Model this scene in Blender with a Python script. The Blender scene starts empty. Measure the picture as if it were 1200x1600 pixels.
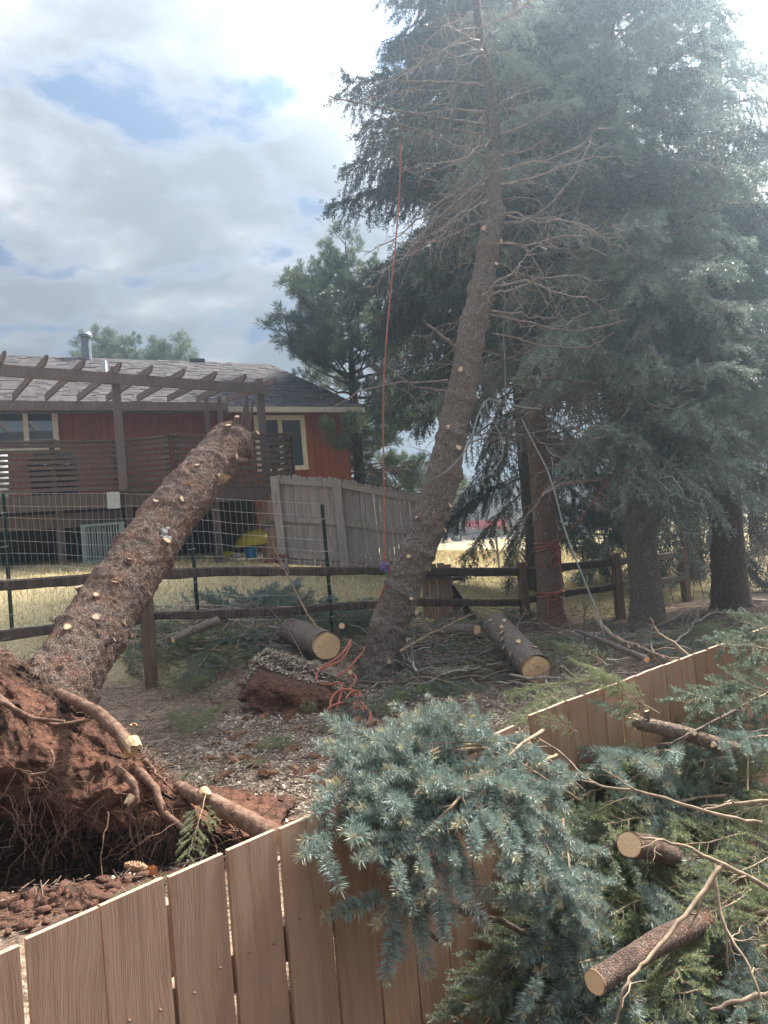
import bpy, math, random
import numpy as np
from mathutils import Vector, Matrix

SC = bpy.context.scene
COL = SC.collection
R = math.radians
RNG = np.random.default_rng(7)
random.seed(7)

# ------------------------------------------------------------------ camera, sky, sun, exposure
F_PX, PITCH, ROLL, EYE = 1130.0, R(2.2), math.asin(.088), 1.5
cp, sp = math.cos(PITCH), math.sin(PITCH)
r0 = np.array([1, 0, 0.]); u0 = np.array([0, -sp, cp]); FWD = np.array([0, cp, sp])
RGT = r0*math.cos(ROLL) - u0*math.sin(ROLL)
UPV = u0*math.cos(ROLL) + r0*math.sin(ROLL)
cam_d = bpy.data.cameras.new('camera')
cam = bpy.data.objects.new('camera', cam_d); COL.objects.link(cam)
cam_d.sensor_fit = 'VERTICAL'; cam_d.sensor_height = 34.6; cam_d.lens = F_PX/1600*34.6
cam_d.clip_start = .05; cam_d.clip_end = 3000
Mx = Matrix(((RGT[0], UPV[0], -FWD[0], 0), (RGT[1], UPV[1], -FWD[1], 0), (RGT[2], UPV[2], -FWD[2], EYE), (0, 0, 0, 1)))
cam.matrix_world = Mx
SC.camera = cam

SUN_AZ, SUN_EL = R(46), R(50)          # azimuth from +Y (ahead) towards +X, elevation
SC.view_settings.view_transform = 'Standard'; SC.view_settings.look = 'None'
SC.view_settings.exposure = 1.6; SC.view_settings.gamma = 1; SC.view_settings.use_curve_mapping = False
try:
    SC.cycles.max_bounces = 8; SC.cycles.diffuse_bounces = 4; SC.cycles.glossy_bounces = 3
    SC.cycles.transmission_bounces = 4; SC.cycles.volume_bounces = 0; SC.cycles.use_denoising = True
except Exception:
    pass

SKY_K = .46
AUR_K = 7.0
W = bpy.data.worlds.new('World'); SC.world = W; W.use_nodes = True


class NT:
    """small helper round a node tree"""
    def __init__(s, tree):
        s.t = tree; tree.nodes.clear()

    def n(s, typ, **kw):
        nd = s.t.nodes.new(typ)
        for k, v in kw.items():
            if k.startswith('i_'):
                key = k[2:]
                key = int(key) if key.isdigit() else key.replace('_', ' ')
                s.put(nd.inputs[key], v)
            else:
                setattr(nd, k, v)
        return nd

    def put(s, sock, v):
        if isinstance(v, bpy.types.NodeSocket):
            s.t.links.new(v, sock)
        elif isinstance(v, bpy.types.Node):
            s.t.links.new(v.outputs[0], sock)
        elif isinstance(v, (tuple, list)):
            if sock.type == 'RGBA' and len(v) == 3: v = (*v, 1)
            sock.default_value = v
        else:
            sock.default_value = v

    def math(s, op, a, b=0.0, clamp=False):
        nd = s.n('ShaderNodeMath', operation=op); nd.use_clamp = clamp
        s.put(nd.inputs[0], a); s.put(nd.inputs[1], b)
        return nd.outputs[0]

    def noise(s, vec, scale, detail=4, rough=.55, dist=0.0):
        nd = s.n('ShaderNodeTexNoise')
        if vec is not None: s.put(nd.inputs['Vector'], vec)
        nd.inputs['Scale'].default_value = scale; nd.inputs['Detail'].default_value = detail
        nd.inputs['Roughness'].default_value = rough; nd.inputs['Distortion'].default_value = dist
        return nd.outputs[0]

    def vor(s, vec, scale, feature='F1', out=0):
        nd = s.n('ShaderNodeTexVoronoi', feature=feature)
        if vec is not None: s.put(nd.inputs['Vector'], vec)
        nd.inputs['Scale'].default_value = scale
        return nd.outputs[out]

    def ramp(s, fac, stops, interp='LINEAR'):
        nd = s.n('ShaderNodeValToRGB'); s.put(nd.inputs[0], fac)
        cr = nd.color_ramp; cr.interpolation = interp
        while len(cr.elements) < len(stops): cr.elements.new(.5)
        for e, (p, c) in zip(cr.elements, stops):
            e.position = p
            e.color = (*c, 1) if isinstance(c, (tuple, list)) else (c, c, c, 1)
        return nd.outputs[0]

    def mix(s, fac, a, b, mode='MIX'):
        nd = s.n('ShaderNodeMix', data_type='RGBA', blend_type=mode)
        s.put(nd.inputs['Factor'], fac); s.put(nd.inputs['A'], a) if False else None
        s.put(nd.inputs[6], a); s.put(nd.inputs[7], b)
        return nd.outputs[2]

    def mapping(s, vec, scale=(1, 1, 1), loc=(0, 0, 0), rot=(0, 0, 0)):
        nd = s.n('ShaderNodeMapping'); s.put(nd.inputs['Vector'], vec)
        nd.inputs['Scale'].default_value = scale; nd.inputs['Location'].default_value = loc
        nd.inputs['Rotation'].default_value = rot
        return nd.outputs[0]


def build_world():
    t = NT(W.node_tree)
    sky = t.n('ShaderNodeTexSky', sky_type='NISHITA'); sky.sun_disc = False
    sky.sun_elevation = SUN_EL; sky.sun_rotation = SUN_AZ; sky.air_density = 1.0; sky.dust_density = 1.5
    skyc = t.mix(1.0, sky, (.085, .085, .085), 'MULTIPLY')
    tc = t.n('ShaderNodeTexCoord').outputs['Generated']
    sep = t.n('ShaderNodeSeparateXYZ', i_0=tc)
    z = t.math('ADD', t.math('MAXIMUM', sep.outputs[2], 0.0), .16)
    px = t.math('DIVIDE', sep.outputs[0], z); py = t.math('DIVIDE', sep.outputs[1], z)
    v = t.n('ShaderNodeCombineXYZ', i_0=px, i_1=py).outputs[0]
    v = t.mapping(v, (1.0, 1.0, 1), (7.3, 2.2, 0), (0, 0, .9))
    n1 = t.noise(v, 3.0, 9, .58, .2)
    n2 = t.noise(t.mapping(v, (1, 1, 1), (5.2, -3, 0)), 2.6, 8, .56, .15)
    n3 = t.noise(t.mapping(v, (1, 1, 1), (-2.2, 6, 0)), 5.5, 6, .6)
    cover = t.ramp(n1, [(.38, 0), (.45, .72), (.52, 1)])
    shade = t.math('ADD', t.math('MULTIPLY', n2, .8), t.math('MULTIPLY', n3, .2))
    cloud = t.ramp(shade, [(.36, (.33, .345, .385)), (.46, (.37, .385, .42)), (.55, (.56, .57, .60)), (.63, (.86, .86, .87))])
    # cloud edges glow a little where the layer thins
    edge = t.ramp(n1, [(.44, (.86, .86, .87)), (.56, (0, 0, 0))])
    cloud = t.mix(.35, cloud, edge, 'LIGHTEN')
    horiz = t.ramp(sep.outputs[2], [(0.0, 1), (.22, 0)])
    blue = t.mix(.6, skyc, (.20, .31, .52))
    col = t.mix(cover, blue, cloud)
    col = t.mix(t.math('MULTIPLY', horiz, .5), col, (.80, .82, .86))
    # bright thin cloud round the sun, boosted to add soft light
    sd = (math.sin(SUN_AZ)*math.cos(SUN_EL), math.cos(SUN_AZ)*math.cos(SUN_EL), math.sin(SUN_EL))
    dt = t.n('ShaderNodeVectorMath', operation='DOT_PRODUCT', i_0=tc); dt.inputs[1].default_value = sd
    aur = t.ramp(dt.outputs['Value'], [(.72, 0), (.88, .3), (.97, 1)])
    bg = t.n('ShaderNodeBackground', i_Color=col, i_Strength=t.math('MULTIPLY', t.math('ADD', t.math('MULTIPLY', aur, AUR_K), t.math('ADD', t.math('MULTIPLY', t.math('POWER', t.math('MAXIMUM', sep.outputs[2], 0.0), 2.0), 1.7), .55)), SKY_K))  # sky strengthened towards the zenith to raise the ambient light
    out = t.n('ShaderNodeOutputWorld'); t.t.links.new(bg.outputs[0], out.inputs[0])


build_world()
sun_d = bpy.data.lights.new('sun', 'SUN'); sun_d.energy = 5.0; sun_d.angle = R(8); sun_d.color = (1, .93, .81)
sun = bpy.data.objects.new('sun', sun_d); COL.objects.link(sun)
sdir = Vector((math.sin(SUN_AZ)*math.cos(SUN_EL), math.cos(SUN_AZ)*math.cos(SUN_EL), math.sin(SUN_EL)))
sun.rotation_euler = (-sdir).to_track_quat('-Z', 'Y').to_euler()
sun.location = (8, 8, 30)


def at(px, py, Y):
    """the point that lies Y metres ahead and is seen at photo pixel (px, py)"""
    d = FWD + RGT*((px-600)/F_PX) + UPV*((800-py)/F_PX)
    d = d/d[1]
    return np.array([0, 0, EYE]) + d*Y


# ------------------------------------------------------------------ numpy noise
def _hash(ix, iy, iz, seed):
    h = (ix*374761393 + iy*668265263 + iz*2147483647 + seed*1274126177) & 0xFFFFFFFF
    h = ((h ^ (h >> 13))*1274126177) & 0xFFFFFFFF
    return ((h ^ (h >> 16)) & 0xFFFF)/65535.0


def vnoise(p, seed=0):
    p = np.asarray(p, float); i = np.floor(p).astype(np.int64); f = p-i; f = f*f*(3-2*f)
    x, y, z = i[:, 0], i[:, 1], i[:, 2]; o = 0
    for dx in (0, 1):
        for dy in (0, 1):
            for dz in (0, 1):
                w = (f[:, 0] if dx else 1-f[:, 0])*(f[:, 1] if dy else 1-f[:, 1])*(f[:, 2] if dz else 1-f[:, 2])
                o = o + w*_hash(x+dx, y+dy, z+dz, seed)
    return o*2-1


def fbm(p, oct=4, seed=0, gain=.5):
    p = np.asarray(p, float); a, s, o = 1.0, 0, 0
    for k in range(oct):
        o = o+a*vnoise(p*(2.03**k)+k*17.3, seed+k); s += a; a *= gain
    return o/s


def sstep(a, b, x):
    t = np.clip((x-a)/(b-a), 0, 1); return t*t*(3-2*t)


# ------------------------------------------------------------------ mesh builder
def unit(v):
    v = np.asarray(v, float); return v/(np.linalg.norm(v)+1e-12)


class MB:
    def __init__(s):
        s.v = []; s.q = []; s.t = []; s.qm = []; s.tm = []; s.n = 0; s.tone = []

    def add(s, v, quads=None, tris=None, mat=0, tone=0.0):
        v = np.asarray(v, float).reshape(-1, 3)
        if quads is not None and len(quads):
            q = np.asarray(quads, np.int64).reshape(-1, 4)+s.n; s.q.append(q); s.qm.append(np.full(len(q), mat))
        if tris is not None and len(tris):
            t = np.asarray(tris, np.int64).reshape(-1, 3)+s.n; s.t.append(t); s.tm.append(np.full(len(t), mat))
        s.v.append(v); s.tone.append(np.broadcast_to(np.asarray(tone, float), (len(v),)).copy()); s.n += len(v)

    def box(s, c, size, ax=None, mat=0, tone=0.0, jitter=0.0):
        """box about centre c with sizes along axes ax (3x3 rows)"""
        h = np.asarray(size)/2
        k = np.array([[-1, -1, -1], [1, -1, -1], [1, 1, -1], [-1, 1, -1], [-1, -1, 1], [1, -1, 1], [1, 1, 1], [-1, 1, 1]])*h
        if jitter: k = k+RNG.normal(0, jitter, k.shape)
        if ax is not None: k = k@np.asarray(ax)
        s.add(k+np.asarray(c), [[0, 3, 2, 1], [4, 5, 6, 7], [0, 1, 5, 4], [1, 2, 6, 5], [2, 3, 7, 6], [3, 0, 4, 7]], mat=mat, tone=tone)

    def beam(s, a, b, w, h, up=(0, 0, 1), mat=0, tone=0.0):
        a = np.asarray(a, float); b = np.asarray(b, float); x = unit(b-a); y = unit(np.cross(up, x)); z = np.cross(x, y)
        s.box((a+b)/2, (np.linalg.norm(b-a), w, h), np.array([x, y, z]), mat, tone)

    def prism(s, poly, d, mat=0, tone=0.0):
        """polygon (list of 3-D points) pushed along vector d"""
        p = np.asarray(poly, float); m = len(p); v = np.vstack([p, p+np.asarray(d)])
        c0 = p.mean(0); v = np.vstack([v, c0, c0+np.asarray(d)])
        q = [[i, (i+1) % m, m+(i+1) % m, m+i] for i in range(m)]
        t = [[(i+1) % m, i, 2*m] for i in range(m)]+[[m+i, m+(i+1) % m, 2*m+1] for i in range(m)]
        s.add(v, q, t, mat, tone)

    def tube(s, pts, rad, n=6, mat=0, tone=0.0, caps=True, capmat=None):
        pts = np.asarray(pts, float); K = len(pts); rad = np.broadcast_to(np.asarray(rad, float), (K,))
        T = np.gradient(pts, axis=0); T /= np.linalg.norm(T, axis=1)[:, None]+1e-12
        ref = np.array([0, 0, 1.]) if abs(T[0][2]) < .9 else np.array([1., 0, 0])
        N = unit(np.cross(T[0], ref)); Ns = []
        for k in range(K):
            N = unit(N-T[k]*(N@T[k])); Ns.append(N)
        Ns = np.array(Ns); B = np.cross(T, Ns)
        a = np.arange(n)*2*np.pi/n
        v = pts[:, None, :]+rad[:, None, None]*(np.cos(a)[None, :, None]*Ns[:, None, :]+np.sin(a)[None, :, None]*B[:, None, :])
        i = np.arange(K-1)[:, None]*n; j = np.arange(n)[None, :]; j2 = (j+1) % n
        q = np.stack([i+j, i+j2, i+n+j2, i+n+j], -1).reshape(-1, 4)
        tn = np.repeat(np.broadcast_to(np.asarray(tone, float), (K,)), n)
        s.add(v.reshape(-1, 3), q, mat=mat, tone=tn)
        if caps:
            for e in (0, K-1):
                ring = v[e]; vv = np.vstack([ring, pts[e]])
                t = [[(k+1) % n, k, n] if e == 0 else [k, (k+1) % n, n] for k in range(n)]
                s.add(vv, None, t, mat if capmat is None else capmat, tone=np.append(np.ones(n), 0.))
        return v

    def build(s, name, mats, parent=None, smooth=False, link=True, world=True):
        V = np.vstack(s.v); off = np.zeros(3)
        if parent is not None and world:
            r = parent
            while r is not None: off = off+np.array(r.location); r = r.parent
        V = V-off
        nq = sum(len(q) for q in s.q); nt = sum(len(t) for t in s.t)
        Q = np.vstack(s.q).ravel() if nq else np.zeros(0, int); T = np.vstack(s.t).ravel() if nt else np.zeros(0, int)
        me = bpy.data.meshes.new(name)
        me.vertices.add(len(V)); me.vertices.foreach_set('co', V.ravel())
        me.loops.add(len(Q)+len(T)); me.loops.foreach_set('vertex_index', np.concatenate([Q, T]).astype(np.int32))
        me.polygons.add(nq+nt)
        st = np.concatenate([np.arange(nq)*4, nq*4+np.arange(nt)*3]).astype(np.int32)
        me.polygons.foreach_set('loop_start', st)
        mi = np.concatenate(s.qm+s.tm).astype(np.int32)
        me.polygons.foreach_set('material_index', mi)
        me.polygons.foreach_set('use_smooth', np.full(nq+nt, bool(smooth)))
        at_ = me.attributes.new('tone', 'FLOAT', 'POINT'); at_.data.foreach_set('value', np.concatenate(s.tone).astype(np.float32))
        me.update(calc_edges=True); me.validate(clean_customdata=False)
        for m in (mats if isinstance(mats, (list, tuple)) else [mats]): me.materials.append(m)
        o = bpy.data.objects.new(name, me)
        if link: COL.objects.link(o)
        if parent is not None: o.parent = parent
        return o


def tag(o, label=None, cat=None, group=None, kind=None):
    if label: o['label'] = label
    if cat: o['category'] = cat
    if group: o['group'] = group
    if kind: o['kind'] = kind
    return o


def thing(name, label, cat, loc, group=None):
    o = bpy.data.objects.new(name, None); COL.objects.link(o); o.location = tuple(loc); o.empty_display_size = .2
    return tag(o, label, cat, group)


def copy_tree(root, link=True):
    c = root.copy(); COL.objects.link(c)
    for ch in root.children:
        d = ch.copy(); COL.objects.link(d); d.parent = c
        for g in ch.children:
            e = g.copy(); COL.objects.link(e); e.parent = d
    return c


# ------------------------------------------------------------------ materials
def mat(name, fn, rough=.8, spec=.3, **kw):
    m = bpy.data.materials.new(name); m.use_nodes = True; t = NT(m.node_tree)
    b = t.n('ShaderNodeBsdfPrincipled'); b.inputs['Roughness'].default_value = rough
    b.inputs['Specular IOR Level'].default_value = spec
    o = t.n('ShaderNodeOutputMaterial'); t.t.links.new(b.outputs[0], o.inputs[0])
    res = fn(t, b)
    if res is not None: t.put(b.inputs['Base Color'], res)
    for k, v in kw.items(): b.inputs[k.replace('_', ' ')].default_value = v
    return m


def obj_co(t): return t.n('ShaderNodeTexCoord').outputs['Object']
def obj_rand(t): return t.n('ShaderNodeObjectInfo').outputs['Random']
def tone_of(t): return t.n('ShaderNodeAttribute', attribute_name='tone').outputs['Fac']


def bump(t, b, h, strength=.5, dist=.01):
    n = t.n('ShaderNodeBump'); n.inputs['Strength'].default_value = strength; n.inputs['Distance'].default_value = dist
    t.put(n.inputs['Height'], h); t.put(b.inputs['Normal'], n.outputs[0])


def bark_fn(dark, mid, light, red, scale=1.0, lichen=.0, crk=.6):
    def fn(t, b):
        co = obj_co(t); sv = t.mapping(co, (scale, scale, scale*.75))
        wob = t.noise(sv, 7, 4, .6)
        d3 = t.n('ShaderNodeTexNoise', i_Scale=26.0, i_Vector=sv); d3.inputs['Detail'].default_value = 4
        vv = t.n('ShaderNodeVectorMath', operation='ADD', i_0=sv)
        t.put(vv.inputs[1], t.mix(1, d3.outputs[1], (.075, .075, .075), 'MULTIPLY')); vv = vv.outputs[0]
        crack = t.vor(vv, 58, 'DISTANCE_TO_EDGE'); flake = t.vor(vv, 120, 'F1')
        fine = t.noise(sv, 95, 5, .7); mid_n = t.noise(sv, 38, 4, .65)
        rnd = t.n('ShaderNodeSeparateColor', i_0=t.n('ShaderNodeTexVoronoi', i_Scale=58.0, i_Vector=vv).outputs[1]).outputs[0]
        plate = t.mix(t.math('MULTIPLY', rnd, .7), mid, light)
        plate = t.mix(t.ramp(wob, [(.48, 0), (.68, .85)]), plate, red)
        plate = t.mix(t.ramp(mid_n, [(.47, 0), (.62, .85)]), plate, light)
        plate = t.mix(t.ramp(t.noise(sv, 30, 5, .7), [(.33, .6), (.45, 0)]), plate, dark)
        plate = t.mix(t.ramp(fine, [(.36, .75), (.56, 0)]), plate, dark)
        col = t.mix(t.ramp(crack, [(0, crk), (.10, 0)]), plate, dark)
        if lichen:
            col = t.mix(t.math('MULTIPLY', t.ramp(t.noise(sv, 15, 6, .75), [(.56, 0), (.68, 1)]), lichen), col, (.36, .37, .33))
        h = t.math('ADD', t.ramp(crack, [(0, 0), (.16, .7)]), t.math('ADD', t.math('MULTIPLY', fine, .8), t.math('MULTIPLY', mid_n, 1.2)))
        h = t.math('SUBTRACT', h, t.math('MULTIPLY', flake, .6))
        bump(t, b, h, 1.0, .02)
        return col
    return fn


M = {}
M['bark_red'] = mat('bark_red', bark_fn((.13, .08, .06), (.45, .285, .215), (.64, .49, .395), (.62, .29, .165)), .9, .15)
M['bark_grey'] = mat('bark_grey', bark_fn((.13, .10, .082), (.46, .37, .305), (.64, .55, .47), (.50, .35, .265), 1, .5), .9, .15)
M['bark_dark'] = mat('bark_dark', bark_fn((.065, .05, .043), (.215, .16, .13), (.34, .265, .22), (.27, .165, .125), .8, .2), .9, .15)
M['bark_near'] = mat('bark_near', bark_fn((.07, .042, .032), (.27, .165, .125), (.42, .31, .25), (.36, .15, .085), 1.7, .3, .22), .9, .15)
M['bark_pale'] = mat('bark_pale', bark_fn((.16, .105, .075), (.42, .30, .22), (.60, .48, .38), (.50, .28, .18), 1.7, .3, .2), .9, .15)
M['bark_pine'] = mat('bark_pine', bark_fn((.025, .018, .015), (.09, .06, .05), (.14, .10, .08), (.12, .06, .04), .8), .9, .15)


def twig_fn(t, b):
    n = t.noise(obj_co(t), 45, 3)
    c = t.ramp(n, [(.3, (.10, .07, .055)), (.55, (.20, .15, .115)), (.75, (.30, .235, .18))])
    return t.mix(t.math('MULTIPLY', obj_rand(t), .45), c, (.13, .10, .085))


M['twig'] = mat('twig', twig_fn, .85, .15)
M['twig_pale'] = mat('twig_pale', lambda t, b: t.ramp(t.noise(obj_co(t), 30, 3), [(.3, (.17, .12, .085)), (.55, (.32, .235, .16)), (.75, (.42, .32, .22))]), .8, .2)
M['twig_dead'] = mat('twig_dead', lambda t, b: t.ramp(t.noise(obj_co(t), 20, 3), [(.3, (.17, .135, .115)), (.55, (.28, .23, .20)), (.75, (.38, .325, .285))]), .85, .15)


M['twig_bare'] = mat('twig_bare', lambda t, b: t.ramp(t.noise(obj_co(t), 20, 3), [(.3, (.26, .21, .18)), (.55, (.40, .34, .30)), (.75, (.52, .46, .41))]), .85, .15)


def cut_fn(t, b):
    r = tone_of(t); co = obj_co(t)
    rr = t.math('ADD', r, t.math('MULTIPLY', t.noise(co, 12, 2), .12))
    ring = t.math('SINE', t.math('MULTIPLY', rr, 62))
    c = t.mix(t.ramp(ring, [(.2, 0), (.9, .55)]), (.86, .57, .32), (.66, .40, .21))
    saw = t.noise(t.mapping(co, (1, 1, 9)), 22, 4)
    c = t.mix(t.ramp(saw, [(.45, 0), (.7, .5)]), c, (.78, .62, .40))
    c = t.mix(t.ramp(r, [(.9, 0), (.96, 1)]), c, (.20, .12, .07))
    bump(t, b, t.math('ADD', saw, ring), .3, .003)
    return c


M['cut_wood'] = mat('cut_wood', cut_fn, .75, .2)
M['stub_face'] = mat('stub_face', lambda t, b: t.mix(t.ramp(tone_of(t), [(.55, 0), (.95, 1)]), t.mix(obj_rand(t), (.78, .57, .35), (.60, .46, .33)), (.34, .2, .11)), .75, .2)
M['splinter'] = mat('splinter', lambda t, b: t.ramp(t.noise(t.mapping(obj_co(t), (1, 1, .2)), 60, 3), [(.3, (.30, .18, .09)), (.7, (.62, .47, .29))]), .8, .2)


def needle_mat(name, a, b_, tip, trans=.18, rough=.5):
    m = bpy.data.materials.new(name); m.use_nodes = True; t = NT(m.node_tree)
    tn = tone_of(t); rn = obj_rand(t)
    geo = t.n('ShaderNodeNewGeometry').outputs['Random Per Island']
    c = t.mix(t.math('ADD', t.math('MULTIPLY', geo, .6), t.math('MULTIPLY', rn, .4)), a, b_)
    c = t.mix(tn, c, tip)
    p = t.n('ShaderNodeBsdfPrincipled', i_Roughness=rough); t.put(p.inputs['Base Color'], c); p.inputs['Specular IOR Level'].default_value = .35
    tr = t.n('ShaderNodeBsdfTranslucent'); t.put(tr.inputs[0], c)
    mx = t.n('ShaderNodeMixShader', i_0=trans); t.t.links.new(p.outputs[0], mx.inputs[1]); t.t.links.new(tr.outputs[0], mx.inputs[2])
    o = t.n('ShaderNodeOutputMaterial'); t.t.links.new(mx.outputs[0], o.inputs[0])
    return m


M['needle_blue'] = needle_mat('needle_blue', (.175, .235, .205), (.31, .375, .335), (.50, .38, .18))
M['needle_green'] = needle_mat('needle_green', (.17, .21, .105), (.31, .35, .185), (.22, .25, .10))
M['needle_sage'] = needle_mat('needle_sage', (.155, .21, .155), (.28, .335, .25), (.24, .26, .14))
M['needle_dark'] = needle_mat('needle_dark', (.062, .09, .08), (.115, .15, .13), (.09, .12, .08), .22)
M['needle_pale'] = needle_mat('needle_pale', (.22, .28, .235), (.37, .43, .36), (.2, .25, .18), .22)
M['needle_pine'] = needle_mat('needle_pine', (.08, .125, .08), (.15, .20, .11), (.17, .17, .08), .25)
M['needle_brown'] = needle_mat('needle_brown', (.12, .07, .04), (.2, .12, .07), (.2, .12, .07))


def fence_wood(dark, mid, light, streak=1.0):
    def fn(t, b):
        co = obj_co(t); rn = obj_rand(t)
        off = t.n('ShaderNodeCombineXYZ', i_0=t.math('MULTIPLY', rn, 31.0), i_1=t.math('MULTIPLY', rn, 17.0), i_2=t.math('MULTIPLY', rn, 9.0)).outputs[0]
        v = t.n('ShaderNodeVectorMath', operation='ADD', i_0=co, i_1=off).outputs[0]
        warp = t.noise(t.mapping(v, (5, 5, 1.3)), 1.0, 2)
        g = t.n('ShaderNodeVectorMath', operation='ADD', i_0=t.mapping(v, (1, 1, .045)))
        t.put(g.inputs[1], t.n('ShaderNodeCombineXYZ', i_0=t.math('MULTIPLY', warp, .11), i_1=t.math('MULTIPLY', warp, .11)).outputs[0])
        g = g.outputs[0]
        gr = t.noise(g, 36, 5, .6); gf = t.noise(g, 260, 2, .6)
        patch = t.noise(v, 3.2, 4, .6)
        c = t.ramp(gr, [(.32, dark), (.5, mid), (.68, light)])
        c = t.mix(t.ramp(gf, [(.35, .35), (.55, 0)]), c, dark)
        c = t.mix(t.ramp(patch, [(.5, 0), (.75, .5)]), c, light)
        kn = t.n('ShaderNodeTexVoronoi', i_Scale=2.6, i_Vector=t.mapping(v, (1.3, 1.3, .75))).outputs[0]
        krng = t.math('SINE', t.math('MULTIPLY', kn, 150.0))
        c = t.mix(t.math('MULTIPLY', t.ramp(kn, [(.07, .8), (.16, 0)]), t.ramp(krng, [(.2, 0), (.8, 1)])), c, dark)
        c = t.mix(t.ramp(kn, [(.025, 1), (.05, 0)]), c, tuple(x*.55 for x in dark))
        hue = t.mix(t.math('MULTIPLY', rn, .45), c, tuple(x*.68 for x in mid))
        hue = t.mix(t.ramp(t.noise(t.mapping(v, (1, 1, .5)), 9, 5, .65), [(.52, 0), (.72, .35)]), hue, dark)
        nail = t.noise(t.mapping(v, (1, 1, .12)), 24, 3, .6)
        hue = t.mix(t.ramp(nail, [(.56, 0), (.74, .3)]), hue, tuple(x*.9+.04 for x in mid))
        bump(t, b, t.math('ADD', gr, gf), .35*streak, .004)
        return hue
    return fn


M['stain_wood'] = mat('stain_wood', fence_wood((.27, .16, .105), (.385, .235, .155), (.43, .275, .19)), .6, .35)
M['stain_end'] = mat('stain_end', lambda t, b: t.ramp(t.noise(obj_co(t), 90, 4), [(.3, (.30, .19, .13)), (.7, (.52, .37, .27))]), .7, .25)
M['grey_wood'] = mat('grey_wood', fence_wood((.27, .228, .20), (.46, .40, .36), (.58, .52, .47)), .85, .15)
M['warm_wood'] = mat('warm_wood', fence_wood((.19, .12, .085), (.33, .225, .165), (.42, .31, .24)), .85, .15)
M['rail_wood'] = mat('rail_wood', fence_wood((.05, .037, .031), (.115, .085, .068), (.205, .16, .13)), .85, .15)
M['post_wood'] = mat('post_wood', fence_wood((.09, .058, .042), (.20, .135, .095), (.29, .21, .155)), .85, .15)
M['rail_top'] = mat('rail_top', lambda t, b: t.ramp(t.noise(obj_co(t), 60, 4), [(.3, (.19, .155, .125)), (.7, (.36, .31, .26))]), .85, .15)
M['red_siding'] = mat('red_siding', fence_wood((.23, .072, .042), (.33, .105, .062), (.40, .135, .08)), .7, .25)
M['deck_brown'] = mat('deck_brown', fence_wood((.085, .062, .053), (.14, .104, .089), (.19, .145, .125)), .7, .25)
M['pergola_brown'] = mat('pergola_brown', fence_wood((.145, .108, .098), (.20, .15, .136), (.25, .19, .175)), .75, .25)


def flat(c, rough=.6, spec=.3, var=.12, sc=14):
    return lambda t, b: t.mix(t.ramp(t.noise(obj_co(t), sc, 4), [(.3, 0), (.7, 1)]), tuple(x*(1-var) for x in c), tuple(min(1, x*(1+var)) for x in c))


def smat(name, c, rough=.6, spec=.3, var=.12, sc=14, **kw): M[name] = mat(name, flat(c, rough, spec, var, sc), rough, spec, **kw)


smat('cream_paint', (.78, .72, .58), .5); smat('gutter_cream', (.62, .57, .46), .5)
smat('ac_metal', (.23, .28, .29), .5, .4); smat('ac_dark', (.03, .035, .037), .7); smat('pipe_metal', (.22, .24, .26), .4, .5, Metallic=.5)
smat('white_plastic', (.62, .65, .66), .4); smat('tpost_green', (.015, .045, .032), .5, .4); smat('wire', (.42, .42, .40), .45, .5, Metallic=.4)
smat('black_cover', (.02, .02, .022), .95, .05); smat('yellow_plastic', (.36, .30, .02), .5); smat('blue_plastic', (.02, .16, .34), .5)
smat('pale_rag', (.45, .43, .40), .9); smat('red_paint', (.55, .02, .035), .3, .5); smat('car_paint', (.028, .036, .042), .25, .6); smat('tyre', (.02, .02, .02), .8)
smat('silver', (.4, .41, .42), .35, .5, Metallic=.6); smat('brick_red', (.22, .08, .05), .85); smat('deck_shade', (.035, .028, .025), .8)
smat('rope_grey', (.25, .27, .24), .85); smat('rope_purple', (.18, .14, .36), .8); smat('rope_green', (.06, .24, .14), .8); smat('screw_metal', (.22, .15, .10), .6, .3)
M['glass'] = mat('glass', flat((.07, .10, .13), var=.0), .02, .5, IOR=2.6)  # blue-grey base colour stands in for sky reflected in the panes
M['car_glass'] = mat('car_glass', flat((.12, .14, .15), var=.0), .05, .5, IOR=2.0)


def rope_fn(t, b):
    tn = tone_of(t)
    w = t.math('SINE', t.math('MULTIPLY', tn, 420.0))
    n = t.noise(obj_co(t), 160, 2)
    bump(t, b, w, .8, .004)
    return t.mix(t.ramp(t.math('ADD', w, n), [(.1, 0), (.9, 1)]), (.40, .115, .075), (.62, .25, .17))


M['rope_orange'] = mat('rope_orange', rope_fn, .8, .2)


def shingle_fn(t, b):
    geo = t.n('ShaderNodeNewGeometry').outputs['Random Per Island']
    n = t.noise(obj_co(t), 90, 3)
    c = t.ramp(geo, [(0, (.04, .035, .037)), (.5, (.07, .06, .062)), (1, (.115, .098, .098))])
    return t.mix(t.ramp(n, [(.35, .4), (.65, 0)]), c, (.05, .045, .044))


M['shingle'] = mat('shingle', shingle_fn, .9, .2)


def soil_fn(t, b):
    co = obj_co(t)
    n = t.noise(co, 5, 6, .65); f = t.noise(co, 45, 4, .7); v = t.vor(co, 26)
    c = t.ramp(n, [(.32, (.055, .032, .024)), (.46, (.165, .082, .056)), (.62, (.245, .112, .072)), (.75, (.19, .115, .085))])
    c = t.mix(t.ramp(f, [(.35, .7), (.6, 0)]), c, (.04, .026, .02))
    top = tone_of(t)
    c = t.mix(top, c, t.ramp(t.noise(co, 60, 4, .7), [(.35, (.05, .035, .027)), (.55, (.13, .093, .07)), (.7, (.22, .17, .13))]))
    bump(t, b, t.math('ADD', t.math('MULTIPLY', f, 1.2), v), 1.0, .02)
    return c


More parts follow.
